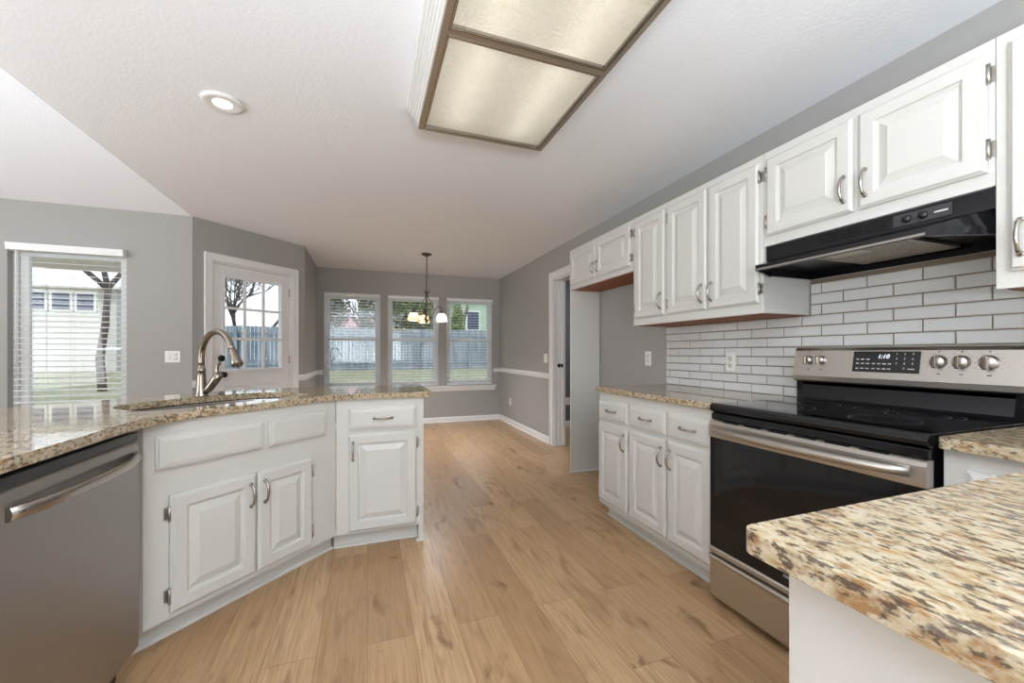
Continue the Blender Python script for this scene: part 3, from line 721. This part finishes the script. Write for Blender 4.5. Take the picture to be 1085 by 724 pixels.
for kxx, kr in ((.072,.020),(.128,.020),(.545,.024),(.607,.024),(.677,.025)):
    p = onpanel(kxx, 1.105, .0005)
    b = MB(); b.lathe([(0,0),(kr*1.1,0),(kr*1.1,.002),(kr*.96,.003),(kr*.94,.012),(kr*.84,.015),(0,.0155)], p, 24, 'y')
    kn = b.build('knob', 'steel', bgd)
    b = MB(); b.box(p[0]-kr*.30, p[0]+kr*.30, p[1]-.034, p[1]-.015, p[2]-kr*.95, p[2]+kr*.95); b.build('knob_grip', 'faucet', kn, .004)
q = MB()
for kxx in (.072,.128,.545,.607,.677):
    for (dx, dz) in ((0,-.044),(.006,-.044),(0,.040)):
        a = onpanel(kxx+dx, 1.105+dz, .001); q.box(a[0]-.002, a[0]+.002, a[1]-.0004, a[1]+.0004, a[2]-.002, a[2]+.002)
    for k_ in range(9):
        an = math.radians(-120+k_*30); R_ = .036; a = onpanel(kxx+sin(an)*R_, 1.105+cos(an)*R_, .001); q.box(a[0]-.0008, a[0]+.0008, a[1]-.0004, a[1]+.0004, a[2]-.0012, a[2]+.0012)
q.build('dial_marks', 'darklabel', bgd)

# ---------------- backsplash tiles (geometry)
bs = thing('tile_backsplash', 'glossy white subway tile backsplash behind the range and right counter', 'backsplash', (XR, 2.487, .906), -PI/2)
L_ = 2.487+.62
b = MB(); b.box(0, L_, -.006, -.0005, 0, .43); b.box(1.06, 1.825, -.006, -.0005, .43, .604); b.build('grout_bed', 'grout', bs)
b = MB(); tw, th_ = .1955, .0535; gp = .0042
x_lo, x_hi = 0, L_
for r_ in range(12):
    z0 = r_*th_; z1 = z0+th_-gp
    lo, hi = (0, L_) if z1 < .428 else ((1.06, 1.825) if z1 < .62 else (0,0))
    if z0 < .428 <= z1: lo, hi = (0, L_); z1 = .428
    if z1 > .604: z1 = .604
    if hi <= lo or z1-z0 < .008: continue
    x = -.06-(tw/2 if r_ % 2 else 0)
    while x < hi:
        a, c_ = max(x, lo), min(x+tw-gp, hi)
        if c_-a > .012:
            jt = random.uniform(-.001, .001); jt2 = random.uniform(-.0007,.0007)
            y = -.0062
            e_ = .003
            vs_ = [(a,y,z0),(c_,y,z0),(c_,y,z1),(a,y,z1),(a+e_,-.0105+jt,z0+e_),(c_-e_,-.0105-jt,z0+e_),(c_-e_,-.0105-jt+jt2,z1-e_),(a+e_,-.0105+jt+jt2,z1-e_)]
            b.add(vs_, [(4,5,6,7),(0,1,5,4),(1,2,6,5),(2,3,7,6),(3,0,4,7)])
        x += tw
b.build('tiles', 'tile', bs, fixn=False)

# ---------------- upper cabinets
UX = 1.82
def upper(name, label, y_left, y_right, z0, z1, doors, dz0, dz1, handle_low=True, under='cab', hl=.10, stile=.012):
    c = thing(name, label, 'cabinet', (UX, y_left, z0), -PI/2)
    w_ = y_left-y_right; H = z1-z0
    MB().box(0, w_-.0008, 0, XR-UX-.001, .0, H).build('carcass', 'cab', c, .001, 1)
    MB().box(.015, w_-.015, .02, XR-UX-.012, -.002, -.0004).build('underside', under, c)
    for (a, b_, hs) in doors: cab_door(c, a, b_, dz0-z0, dz1-z0, hs, True, hl)
    return c
UT = 2.11
upper('wall_cabinet', 'short white two-door wall cabinet over the empty refrigerator space', 3.432, 2.455, 1.735, UT, [(.03,.478,1),(.492,.955,-1)], 1.775, 2.072, under='cabin', hl=.085)
upper('wall_cabinet', 'tall narrow single-door white wall cabinet beside the refrigerator space', 2.454, 2.104, 1.335, UT, [(.03,.335,1)], 1.385, 2.072, under='cabin')
upper('wall_cabinet', 'tall two-door white wall cabinet directly left of the range hood', 2.103, 1.434, 1.335, UT, [(.012,.326,1),(.345,.650,-1)], 1.385, 2.072, under='cabin')
upper('wall_cabinet', 'short white two-door wall cabinet above the black range hood', 1.433, .664, 1.655, UT, [(.022,.388,1),(.408,.755,-1)], 1.70, 2.072)
upper('wall_cabinet', 'tall white wall cabinet right of the range hood, cut by the frame', .663, .03, 1.335, UT, [(.03,.31,-1),(.32,.60,1)], 1.385, 2.072, under='cabin')
# refrigerator side panel
fp = MB().box(1.822, XR-.015, 3.412, 3.432, .0, 1.734).build('refrigerator_side_panel', 'cab', None, .001, 1)
tag(fp, 'tall plain white end panel standing between the doorway and the refrigerator space', 'panel')
b = MB(); b.box(1.80, XR-.03, 3.398, 3.4115, .0005, .018); b.build('shoe_moulding', 'trim', fp, .002)

# ---------------- range hood: local x=-Y, y=+X(toward wall)
hz = 1.6535
hd_ = thing('range_hood', 'black under-cabinet range hood with mesh filter above the range', 'range hood', (UX, 1.43, hz), -PI/2)
HW = .762
b = MB(); b.extrude_x([(.012,-.0005),(.012,-.066),(.03,-.066),(.03,-.0005)], 0.0, HW)
b.box(.0, .012, .03, .325, -.14, -.0005); b.box(HW-.012, HW, .03, .325, -.14, -.0005); b.box(.012, HW-.012, .313, .325, -.14, -.0005); b.box(.012, HW-.012, .03, .313, -.012, -.0005)
b.build('hood_body', 'blackenamel', hd_, .002)
# flared visor with chamfered corners
vt = [(0,.012,-.066),(HW,.012,-.066)]; fz = -.118
P0 = [(0,.03,-.066),(0,.010,-.066),(HW,.010,-.066),(HW,.03,-.066)]
P1 = [(-.004,.03,fz),(.085,-.165,fz),(HW-.085,-.165,fz),(HW+.004,.03,fz)]
P0 = [(0,.03,-.066),(.02,.010,-.066),(HW-.02,.010,-.066),(HW,.03,-.066)]
P2 = [(x,y,z-.026) for x,y,z in P1]
P2i = [(.008,.036,fz-.026),(.092,-.155,fz-.026),(HW-.092,-.155,fz-.026),(HW-.008,.036,fz-.026)]
P0i = [(.012,.036,-.074),(.025,.018,-.074),(HW-.025,.018,-.074),(HW-.012,.036,-.074)]
b = MB(); vs_ = P0+P1+P2+P2i+P0i; fs = []
for l in range(4):
    for j in range(3): fs.append((l*4+j, l*4+j+1, (l+1)*4+j+1, (l+1)*4+j))
fs += [(0,1,2,3)]
b.add(vs_, fs); b.build('visor', 'blackenamel', hd_)
b = MB(); b.box(.086, HW-.086, -.1675, -.1655, fz-.024, fz-.016); b.build('visor_trim', 'nickel', hd_)
q = MB()
for k_ in range(3):
    x0 = .24+k_*.085
    for r_ in range(6): q.box(x0, x0+.075, .0095, .0115, -.050+r_*.007, -.0475+r_*.007)
q.build('vent_grille', 'rubber', hd_)
q = MB().box(.505, .665, .0085, .0115, -.052, -.010).build('control_plate', mat('control_plate_grey', g((70,70,72)), .35, .4), hd_)
for x in (.545, .59): MB().lathe([(0,0),(.014,0),(.012,.007),(0,.008)], (x, .0085, -.031), 14, 'y').build('rocker_knob', 'black', q)
MB().box(.62, .655, .0075, .0084, -.034, -.029).build('control_label', 'label', q)
m = mat('filter_mesh', g((150,140,128)), .45, .7)
nn1 = noise(m, mapping(m), 260, 1)
vr = N(m, 'ShaderNodeTexVoronoi'); vr.inputs['Scale'].default_value = 150; m.node_tree.links.new(mapping(m), vr.inputs['Vector'])
m.node_tree.links.new(ramp(m, vr.outputs[0], [(.2, g((60,54,50))), (.5, g((186,176,160)))]), nodes(m)[2].inputs['Base Color'])
MB().box(.262, .560, -.075, .285, -.112, -.104).build('mesh_filter', m, hd_)
q = MB(); q.box(.258,.565,-.080,-.0755,-.114,-.103); q.box(.258,.565,.2855,.290,-.114,-.103); q.box(.253,.2615,-.080,.290,-.114,-.103); q.box(.5605,.569,-.080,.290,-.114,-.103); q.build('filter_frame', 'steel', hd_)
MB().box(.013, HW-.013, .037, .312, -.10, -.092).build('inner_pan', 'black', hd_)
MB().box(.10, .155, -.10, -.06, -.122, -.112).build('hood_lamp_lens', 'label', hd_, .002)
MB().box(.29, .42, -.062, .03, -.1185, -.1125).build('lamp_cover', mat('lamp_cover', g((196,186,168)), .3), hd_, .003)

# ---------------- ceiling light fixture
cf = thing('ceiling_light_fixture', 'large rectangular fluorescent ceiling light with textured panels and stepped white moulding', 'ceiling light', (.585, 1.42, ZC))
fx0, fx1, fy0, fy1 = -.335, .335, -.685, .665; zb = -.12
def frame_loop(b, o0, o1, z0, z1):   # ring between outset o0 (inner) and o1 (outer), from z0 to z1
    X0,X1,Y0,Y1 = fx0,fx1,fy0,fy1
    b.box(X0-o1, X0-o0, Y0-o1, Y1+o1, z0, z1); b.box(X1+o0, X1+o1, Y0-o1, Y1+o1, z0, z1)
    b.box(X0-o0, X1+o0, Y0-o1, Y0-o0, z0, z1); b.box(X0-o0, X1+o0, Y1+o0, Y1+o1, z0, z1)
b = MB()
for o0, o1, z0, z1 in ((0,.012,zb+.002,-.0005),(.012,.020,zb+.028,-.0005),(.020,.030,zb+.05,-.0005),(.030,.038,zb+.064,-.0005),(.038,.050,zb+.084,-.0005),(.050,.058,zb+.10,-.0005)):
    frame_loop(b, o0, o1, z0, z1)
b.build('stepped_moulding', 'trim', cf, .003)
b = MB(); t = .024
ycs = [fy0, -.005, fy1]; 
b.box(fx0-.006, fx0+t, fy0-.006, fy1+.006, zb-.012, zb+.001); b.box(fx1-t, fx1+.006, fy0-.006, fy1+.006, zb-.012, zb+.001)
b.box(fx0+t, fx1-t, fy0-.006, fy0+t, zb-.012, zb+.001); b.box(fx0+t, fx1-t, fy1-t, fy1+.006, zb-.012, zb+.001)
b.box(fx0+t, fx1-t, -.022, .022, zb-.012, zb+.001)
b.build('lens_frame', 'framebr', cf, .004)
b = MB()
for a, c_ in ((fy0+t, -.022), (.022, fy1-t)):
    x0, x1 = fx0+t, fx1-t
    for e0, e1, zz in ((-.006, -.002, zb-.0155), (.001, .005, zb-.011)):
        b.box(x0+e0, x0+e1, a+e0, c_-e0, zz, zb+.0005); b.box(x1-e1, x1-e0, a+e0, c_-e0, zz, zb+.0005)
        b.box(x0+e1, x1-e1, a+e0, a+e1, zz, zb+.0005); b.box(x0+e1, x1-e1, c_-e1, c_-e0, zz, zb+.0005)
b.build('frame_bead', 'nickel', cf)
m = mat('fixture_lens', g((250,240,215)), .5)
nt = m.node_tree; nt.nodes.clear(); out = N(m, 'ShaderNodeOutputMaterial'); tl = N(m, 'ShaderNodeBsdfTranslucent'); df = N(m, 'ShaderNodeBsdfPrincipled'); mx = N(m, 'ShaderNodeMixShader')
bp = N(m, 'ShaderNodeBump'); bp.inputs['Strength'].default_value = .9; bp.inputs['Distance'].default_value = .02
vv = mapping(m); nzz = noise(m, vv, 75, 2); nt.links.new(nzz, bp.inputs['Height']); nt.links.new(bp.outputs[0], tl.inputs['Normal']); nt.links.new(bp.outputs[0], df.inputs['Normal'])
tl.inputs[0].default_value = (*g((248,247,242)),1); df.inputs['Base Color'].default_value = (*g((225,215,195)),1); df.inputs['Roughness'].default_value = .35; mx.inputs[0].default_value = .35
nt.links.new(tl.outputs[0], mx.inputs[1]); nt.links.new(df.outputs[0], mx.inputs[2]); nt.links.new(mx.outputs[0], out.inputs[0])
for a, c_ in ((fy0+t-.006, -.016), (.016, fy1-t+.006)):
    MB().box(fx0+t-.006, fx1-t+.006, a, c_, zb+.002, zb+.006).build('lens_panel', m, cf)
em = mat('fluorescent_tube', (1,1,1), .5); bb = nodes(em)[2]; bb.inputs['Emission Color'].default_value = (1,.97,.91,1); bb.inputs['Emission Strength'].default_value = 3.6
for x in (-.17, .15):
    MB().tube([(x,fy0+.06,-.05),(x,fy1-.06,-.05)], .014, 10).build('fluorescent_tube', em, cf)
# ---------------- recessed light
rl = thing('recessed_light', 'round white recessed ceiling light above the sink peninsula', 'ceiling light', (-.688, 2.412, ZC))
MB().lathe([(.040,-.010),(.062,-.013),(.078,-.016),(.088,-.012),(.092,-.0008),(.0,-.0008)][::1], (0,0,0), 36).build('trim_ring', 'trim', rl)
em2 = mat('led_lens', (1,1,1), .5); bb = nodes(em2)[2]; bb.inputs['Emission Color'].default_value = (1,.98,.92,1); bb.inputs['Emission Strength'].default_value = 3
MB().lathe([(0,-.012),(.042,-.0122),(.042,-.0095),(0,-.0095)], (0,0,0), 32).build('led_lens', em2, rl)

# ---------------- chandelier
CHX, CHY = .717, 5.23
ch = thing('chandelier', 'dark bronze chandelier with frosted glass bell shades hanging before the dining windows', 'chandelier', (CHX, CHY, ZC))
MB().lathe([(0,-.0008),(.062,-.0008),(.066,-.008),(.058,-.018),(.03,-.028),(.012,-.036),(.008,-.046),(0,-.046)], (0,0,0), 24).build('canopy', 'bronze', ch)
b = MB(); z = -.042; i = 0
while z > -.47:
    pts = []
    for j in range(11):
        q = 2*PI*j/10; u, v_ = cos(q)*.009, sin(q)*.017
        pts.append((u if i % 2 else 0, 0 if i % 2 else u, z-.015+v_))
    b.tube(pts, .0026, 6); z -= .027; i += 1
b.tube([(.004,.004,-.04),(.006,-.004,-.2),(-.004,.004,-.35),(.0,.0,-.49)], .003, 6)
b.build('chain', 'bronze', ch)
b = MB(); b.lathe([(0,-.47),(.006,-.47),(.010,-.485),(.022,-.50),(.012,-.515),(.009,-.55),(.008,-.60),(.009,-.84),(.016,-.855),(.022,-.868),(.012,-.88),(.009,-.89),(0,-.897)], (0,0,0), 16)
b.build('stem', 'bronze', ch)
def glow_glass(m):
    nt = m.node_tree; t_ = N(m, 'ShaderNodeBsdfTranslucent'); x_ = N(m, 'ShaderNodeMixShader'); x_.inputs[0].default_value = .6
    t_.inputs[0].default_value = nodes(m)[2].inputs['Base Color'].default_value
    o_ = [n for n in nt.nodes if n.type == 'OUTPUT_MATERIAL'][0]
    nt.links.new(nodes(m)[2].outputs[0], x_.inputs[1]); nt.links.new(t_.outputs[0], x_.inputs[2]); nt.links.new(x_.outputs[0], o_.inputs[0])
glassm = mat('alabaster_shade', g((232,212,184)), .35); bb = nodes(glassm)[2]; bb.inputs['Emission Color'].default_value = (1,.80,.55,1); bb.inputs['Emission Strength'].default_value = .1; glow_glass(glassm)
glassw = mat('frosted_shade', g((250,246,238)), .35); bb = nodes(glassw)[2]; bb.inputs['Emission Color'].default_value = (1,.95,.86,1); bb.inputs['Emission Strength'].default_value = .25; glow_glass(glassw)
yaw = -math.radians(19.77)
for idx, ph in enumerate((-8, 112, 230)):
    q = math.radians(ph)+yaw; dx, dy = cos(q), sin(q); P = lambda r, z, o=0: (dx*r-dy*o, dy*r+dx*o, z)
    b = MB()
    b.tube([P(.012,-.86),P(.05,-.835),P(.09,-.77),P(.11,-.72),P(.145,-.685),P(.185,-.690),P(.200,-.72),P(.200,-.745)], .006, 8)
    b.tube([P(.008,-.52),P(.03,-.50),P(.045,-.475),P(.03,-.465)], [.005,.005,.004,.002], 8)
    b.tube([P(.006,-.52),P(.03,-.58),P(.075,-.64),P(.085,-.70),P(.05,-.76),P(.03,-.82),P(.012,-.86)], .005, 8)
    am = b.build('arm', 'bronze', ch)
    c0 = P(.200, 0)
    MB().lathe([(0,-.735),(.012,-.735),(.020,-.75),(.026,-.775),(0,-.776)], (c0[0],c0[1],0), 16).build('socket_cup', 'bronze', am)
    light('chandelier_bulb', 'POINT', (CHX+c0[0], CHY+c0[1], ZC-.81), (0,0,0), 26, color=(.97,.97,1), shadow_soft_size=.04)
    sh = MB().lathe([(.024,-.768),(.040,-.776),(.058,-.800),(.068,-.835),(.075,-.862),(.079,-.872),(.076,-.872),(.065,-.835),(.055,-.802),(.038,-.780),(.024,-.772)], (c0[0],c0[1],0), 24).build('glass_shade', glassw if idx == 0 else glassm, am)

# ---------------- ceiling vent
vn = thing('ceiling_vent', 'slim white ceiling air register behind the chandelier', 'vent', (.615, 5.50, ZC))
b = MB(); W_, D_ = .16, .055
b.box(-W_,W_,-D_,-D_+.015,-.010,-.0006); b.box(-W_,W_,D_-.015,D_,-.010,-.0006); b.box(-W_,-W_+.015,-D_+.015,D_-.015,-.010,-.0006); b.box(W_-.015,W_,-D_+.015,D_-.015,-.010,-.0006)
b.build('register_frame', 'trim', vn, .002)
b = MB(); b.box(-W_+.0155, W_-.0155, -D_+.0155, D_-.0155, -.003, -.001); b.build('register_back', 'black', vn)
b = MB()
for k_ in range(6): b.box(-W_+.016, W_-.016, -.038+k_*.0145, -.030+k_*.0145, -.009, -.0065)
b.build('register_louvres', 'trim', vn)

# ---------------- outlets and switches : plates on walls
def plate(name, label, loc, rz, kind, w_=.072, h_=.116, cat='outlet'):
    t = thing(name, label, cat, loc, rz)
    MB().box(-w_/2, w_/2, -.006, -.0006, -h_/2, h_/2).build('cover_plate', 'outlet', t, .002)
    if kind == 'outlet':
        for s_ in (-.021, .021):
            r = MB().lathe([(0,0),(.0165,0),(.0165,.0015),(0,.0015)], (0, -.006, s_), 16, 'y').build('receptacle', 'outlet', t)
            b = MB(); b.box(-.0085,-.0055,-.0081,-.0076,s_-.002,s_+.008); b.box(.0055,.0085,-.0081,-.0076,s_-.002,s_+.008); b.box(-.0025,.0025,-.0081,-.0076,s_-.011,s_-.006); b.build('receptacle_slots', 'slot', r)
    elif kind == 'double':
        for xx in (-.023,):
            b = MB(); b.box(xx-.005, xx+.005, -.014, -.006, -.006, .012); b.box(xx-.012,xx+.012,-.0075,-.006,-.022,.022); b.build('toggle', 'outlet', t)
            b = MB()
            for z_ in (-.03,-.019,.019,.03): b.box(xx-.002,xx+.002,-.0078,-.0074,z_-.002,z_+.002)
            b.build('toggle_screws', 'slot', t)
        for s_ in (-.02, .02):
            r = MB().lathe([(0,0),(.0165,0),(.0165,.0015),(0,.0015)], (.025, -.006, s_), 16, 'y').build('receptacle', 'outlet', t)
            b = MB(); b.box(.0165,.0195,-.0081,-.0076,s_-.002,s_+.008); b.box(.0305,.0335,-.0081,-.0076,s_-.002,s_+.008); b.box(.0225,.0275,-.0081,-.0076,s_-.011,s_-.006); b.build('receptacle_slots', 'slot', r)
    elif kind == 'switch':
        b = MB(); b.box(-.005, .005, -.016, -.006, -.004, .012); b.box(-.011,.011,-.0075,-.006,-.02,.02); b.build('toggle', 'outlet', t)
    return t
plate('wall_outlet', 'wide white switch and outlet plate on the grey wall left of the faucet', (-1.678, YL, 1.105), 0, 'double', .116, .105)
plate('wall_outlet', 'white outlet on the grey wall of the empty refrigerator space', (XR, 2.705, 1.094), -PI/2, 'outlet')
plate('wall_outlet', 'white outlet set in the tiled backsplash left of the range', (XR-.011, 1.905, 1.085), -PI/2, 'outlet')
plate('wall_outlet', 'small white outlet low on the right dining wall below the chair rail', (XR, 6.06, .36), -PI/2, 'outlet')
plate('wall_outlet', 'white outlet on the dark wall seen through the hallway doorway', (2.93, 5.6, .39), 0, 'outlet')
plate('light_switch', 'white double switch plate above the chair rail left of the hallway doorway', (XR, 4.70, 1.07), -PI/2, 'switch', .105, .116, 'light switch')

# ------------------------------------------------------------------ outdoors
b = MB(); nx, ny = 24, 20
gx = lambda i: -34+i*58/nx; gy = lambda j: 6.75+j*44/ny
def gz(x, y): return -.15+max(0, min(1, (y-7.5)/11))*.55
vs_ = [(gx(i), gy(j), gz(gx(i), gy(j))) for j in range(ny+1) for i in range(nx+1)]
gb = MB(); gb.add(vs_, [(j*(nx+1)+i, j*(nx+1)+i+1, (j+1)*(nx+1)+i+1, (j+1)*(nx+1)+i) for j in range(ny) for i in range(nx)])
tag(gb.build('back_lawn', 'grass'), 'patchy sunlit lawn behind the house reaching the wooden fence', 'lawn', kind='structure')
b = MB(); b.prism([(-34,4.70),(-1.75,4.70),(-.95,5.55),(-.95,6.75),(-34,6.75)], -.3, -.15); struct(tag(b.build('patio_slab', 'concrete')))
# fences
def fence(name, p0, p1, zb, h, label, pw=.14):
    t = thing(name, label, 'fence', (p0[0], p0[1], zb), math.atan2(p1[1]-p0[1], p1[0]-p0[0]))
    L_ = math.dist(p0, p1); b = MB(); x = 0
    while x < L_:
        hh = h+random.uniform(-.015,.015); b.prism([(x, 0),(x+pw-.012, 0),(x+pw-.012, .018),(x, .018)], random.uniform(.02,.05), hh); x += pw
    b.build('pickets', 'fence', t)
    b = MB(); b.box(0, L_, -.04, -.001, .25, .34); b.box(0, L_, -.04, -.001, h-.35, h-.26); b.box(0, L_, -.03, -.001, .0, .16); b.build('fence_rails', 'fence', t)
    x = 0; 
    for k_ in range(int(L_/2.4)+1):
        if k_ < 14: MB().box(k_*2.4, k_*2.4+.1, -.14, -.041, -.2, h-.1).build('fence_post', 'fence', t)
    return t
fence('wooden_fence', (-7.4, 19.0), (10.5, 19.0), .38, 1.85, 'weathered blue-grey board fence across the back yard seen through the dining windows')
# trees
def branch(b, p, d, L_, r, depth, spread=.55, dec=.66):
    pts = [p]; q = Vector(p); dd = Vector(d)
    for _ in range(3):
        dd = (dd+Vector((random.uniform(-.18,.18), random.uniform(-.18,.18), random.uniform(-.05,.15)))).normalized(); q = q+dd*L_/3; pts.append(tuple(q))
    b.tube(pts, [r, r*.9, r*.8, r*.68], 5)
    tips.append(tuple(q))
    if depth:
        for _ in range(3):
            nd = (dd+Vector((random.uniform(-1,1), random.uniform(-1,1), random.uniform(-.5,.7)))*spread).normalized()
            branch(b, tuple(q), nd, L_*random.uniform(.62,.82), r*dec, depth-1, spread, dec)
tips = []
def leaves(center, rad, n, size, m, name, parent):
    b = MB()
    for _ in range(n):
        while True:
            u = Vector((random.uniform(-1,1), random.uniform(-1,1), random.uniform(-1,1)))
            if .3 < u.length < 1: break
        c_ = Vector(center)+Vector((u.x*rad[0], u.y*rad[1], u.z*rad[2]))
        a_ = Vector((random.uniform(-1,1), random.uniform(-1,1), random.uniform(-1,1))).normalized(); e_ = a_.orthogonal().normalized()
        s_ = size*random.uniform(.6,1.3)
        b.add([tuple(c_-a_*s_), tuple(c_+e_*s_*.6), tuple(c_+a_*s_), tuple(c_-e_*s_*.6)], [(0,1,2,3)])
    return b.build(name, m, parent, fixn=False)
def tree(name, label, loc, h, r, depth=4, crown=None, spread=.6):
    global tips
    t = thing(name, label, 'tree', loc); tips = []
    b = MB(); branch(b, (0,0,0), (random.uniform(-.1,.1),0,1), h, r, depth, spread); b.build('trunk_and_branches', 'bark' if crown else 'twig', t)
    if crown:
        for (c_, rad, n_, sz, mm) in crown: leaves(c_, rad, n_, sz, mm, 'foliage', t)
    return t
# bare trees seen in the door glass
tree('bare_tree', 'bare branching tree behind the fence in the left half of the door glass', (-5.5, 21.0, .3), 1.6, .10, 6, None, .7)
tree('bare_tree', 'bare branching tree behind the fence in the right half of the door glass', (-5.9, 27.5, .3), 2.0, .14, 6, None, .7)
tree('bare_tree', 'dark tree behind the fence at the left edge of the leftmost dining window', (-2.3, 34.0, .3), 3.2, .25, 4, [((.0,0,4.6),(1.1,1.1,2.2),1500,.13,'leafdk')], .5)
tree('blossom_tree', 'pale pink blossoming tree beyond the fence in the leftmost dining window', (-1.0, 44, .3), 2.6, .2, 3, [((0,0,3.6),(2.4,1.5,1.3),2600,.12,'blossom')])
tree('evergreen_tree', 'dark leafy tree beyond the fence at the right of the leftmost dining window', (.25, 21.6, .3), 1.6, .12, 3, [((0,0,2.6),(.75,.8,1.8),2400,.08,'leafdk')], .4)
tree('leafy_tree', 'green leafy tree beyond the fence filling the window behind the chandelier', (2.75, 25, .3), 1.9, .16, 3, [((0,0,3.3),(1.75,1.5,2.1),5200,.13,'leafgr'),((-.2,-.3,3.0),(1.5,1.2,1.6),2200,.11,'leafdk')], .5)
tree('shrub', 'small green bush at the left side of the rightmost dining window', (4.55, 21.3, .3), 1.5, .06, 2, [((0,0,2.2),(.36,.4,1.35),1200,.08,'leafgr')], .3)
# neighbour house seen in the right window
nb = thing('neighbour_house', 'pale green sided house with a dark window beyond the fence in the right window', 'house', (8.2, 27, .2))
MB().box(-2.3, 5, 0, 5, 0, 4.7).build('siding_wall', 'siding', nb)
q = MB()
for k_ in range(31): q.box(-2.32, 5.02, -.02, -.001, .1+k_*.145, .118+k_*.145)
q.build('siding_laps', 'siding', nb)
MB().extrude_x([(-.5,4.85),(2.5,6.4),(5.5,4.85),(5.5,4.7),(-.5,4.7)], -2.7, 5.4).build('gable_roof', 'roof', nb)
wf = MB().box(-1.85, -.85, -.06, -.022, 2.45, 3.85).build('window_surround', 'trim', nb)
MB().box(-1.75, -.95, -.08, -.061, 2.55, 3.75).build('window_glass', 'darkwin', wf)
# view through the left window: patio cover, garage, tree
pc = thing('patio_cover', 'cream patio roof soffit seen at the top of the left window', 'patio cover', (-3.2, 4.70, 2.36))
b = MB(); b.box(-2.8, .6, 0, 2.6, .0, .12); b.box(-2.8, .6, 2.601, 2.7, -.06, .12); b.build('soffit', 'soffit', pc)
for x in (-2.7, .5): MB().box(x-.05, x+.05, 2.5, 2.599, -2.51, -.001).build('patio_post', 'trim', pc)
gg = thing('neighbour_garage', 'low cream building with a row of dark panes seen through the left window', 'garage', (-17.2, 20.5, .0), math.radians(3))
MB().box(0, 7.6, 0, 5, 0, 3.8).build('garage_wall', 'sidingw', gg)
MB().extrude_x([(-.5,3.78),(2.5,4.5),(5.5,3.78),(5.5,3.70),(-.5,3.70)], -.4, 7.9).build('low_roof', 'concrete', gg)
for k_ in range(8):
    p = MB().box(1.3+k_*.72, 1.96+k_*.72, -.05, -.001, 2.75, 3.55).build('window_trim', 'trim', gg)
    MB().box(1.38+k_*.72, 1.88+k_*.72, -.06, -.051, 2.82, 3.48).build('window_glass', 'darkwin', p)
tree('bare_tree', 'pale bare tree trunk with thin branches in the middle of the left window', (-6.45, 13.4, .1), 2.7, .10, 5, None, .8)
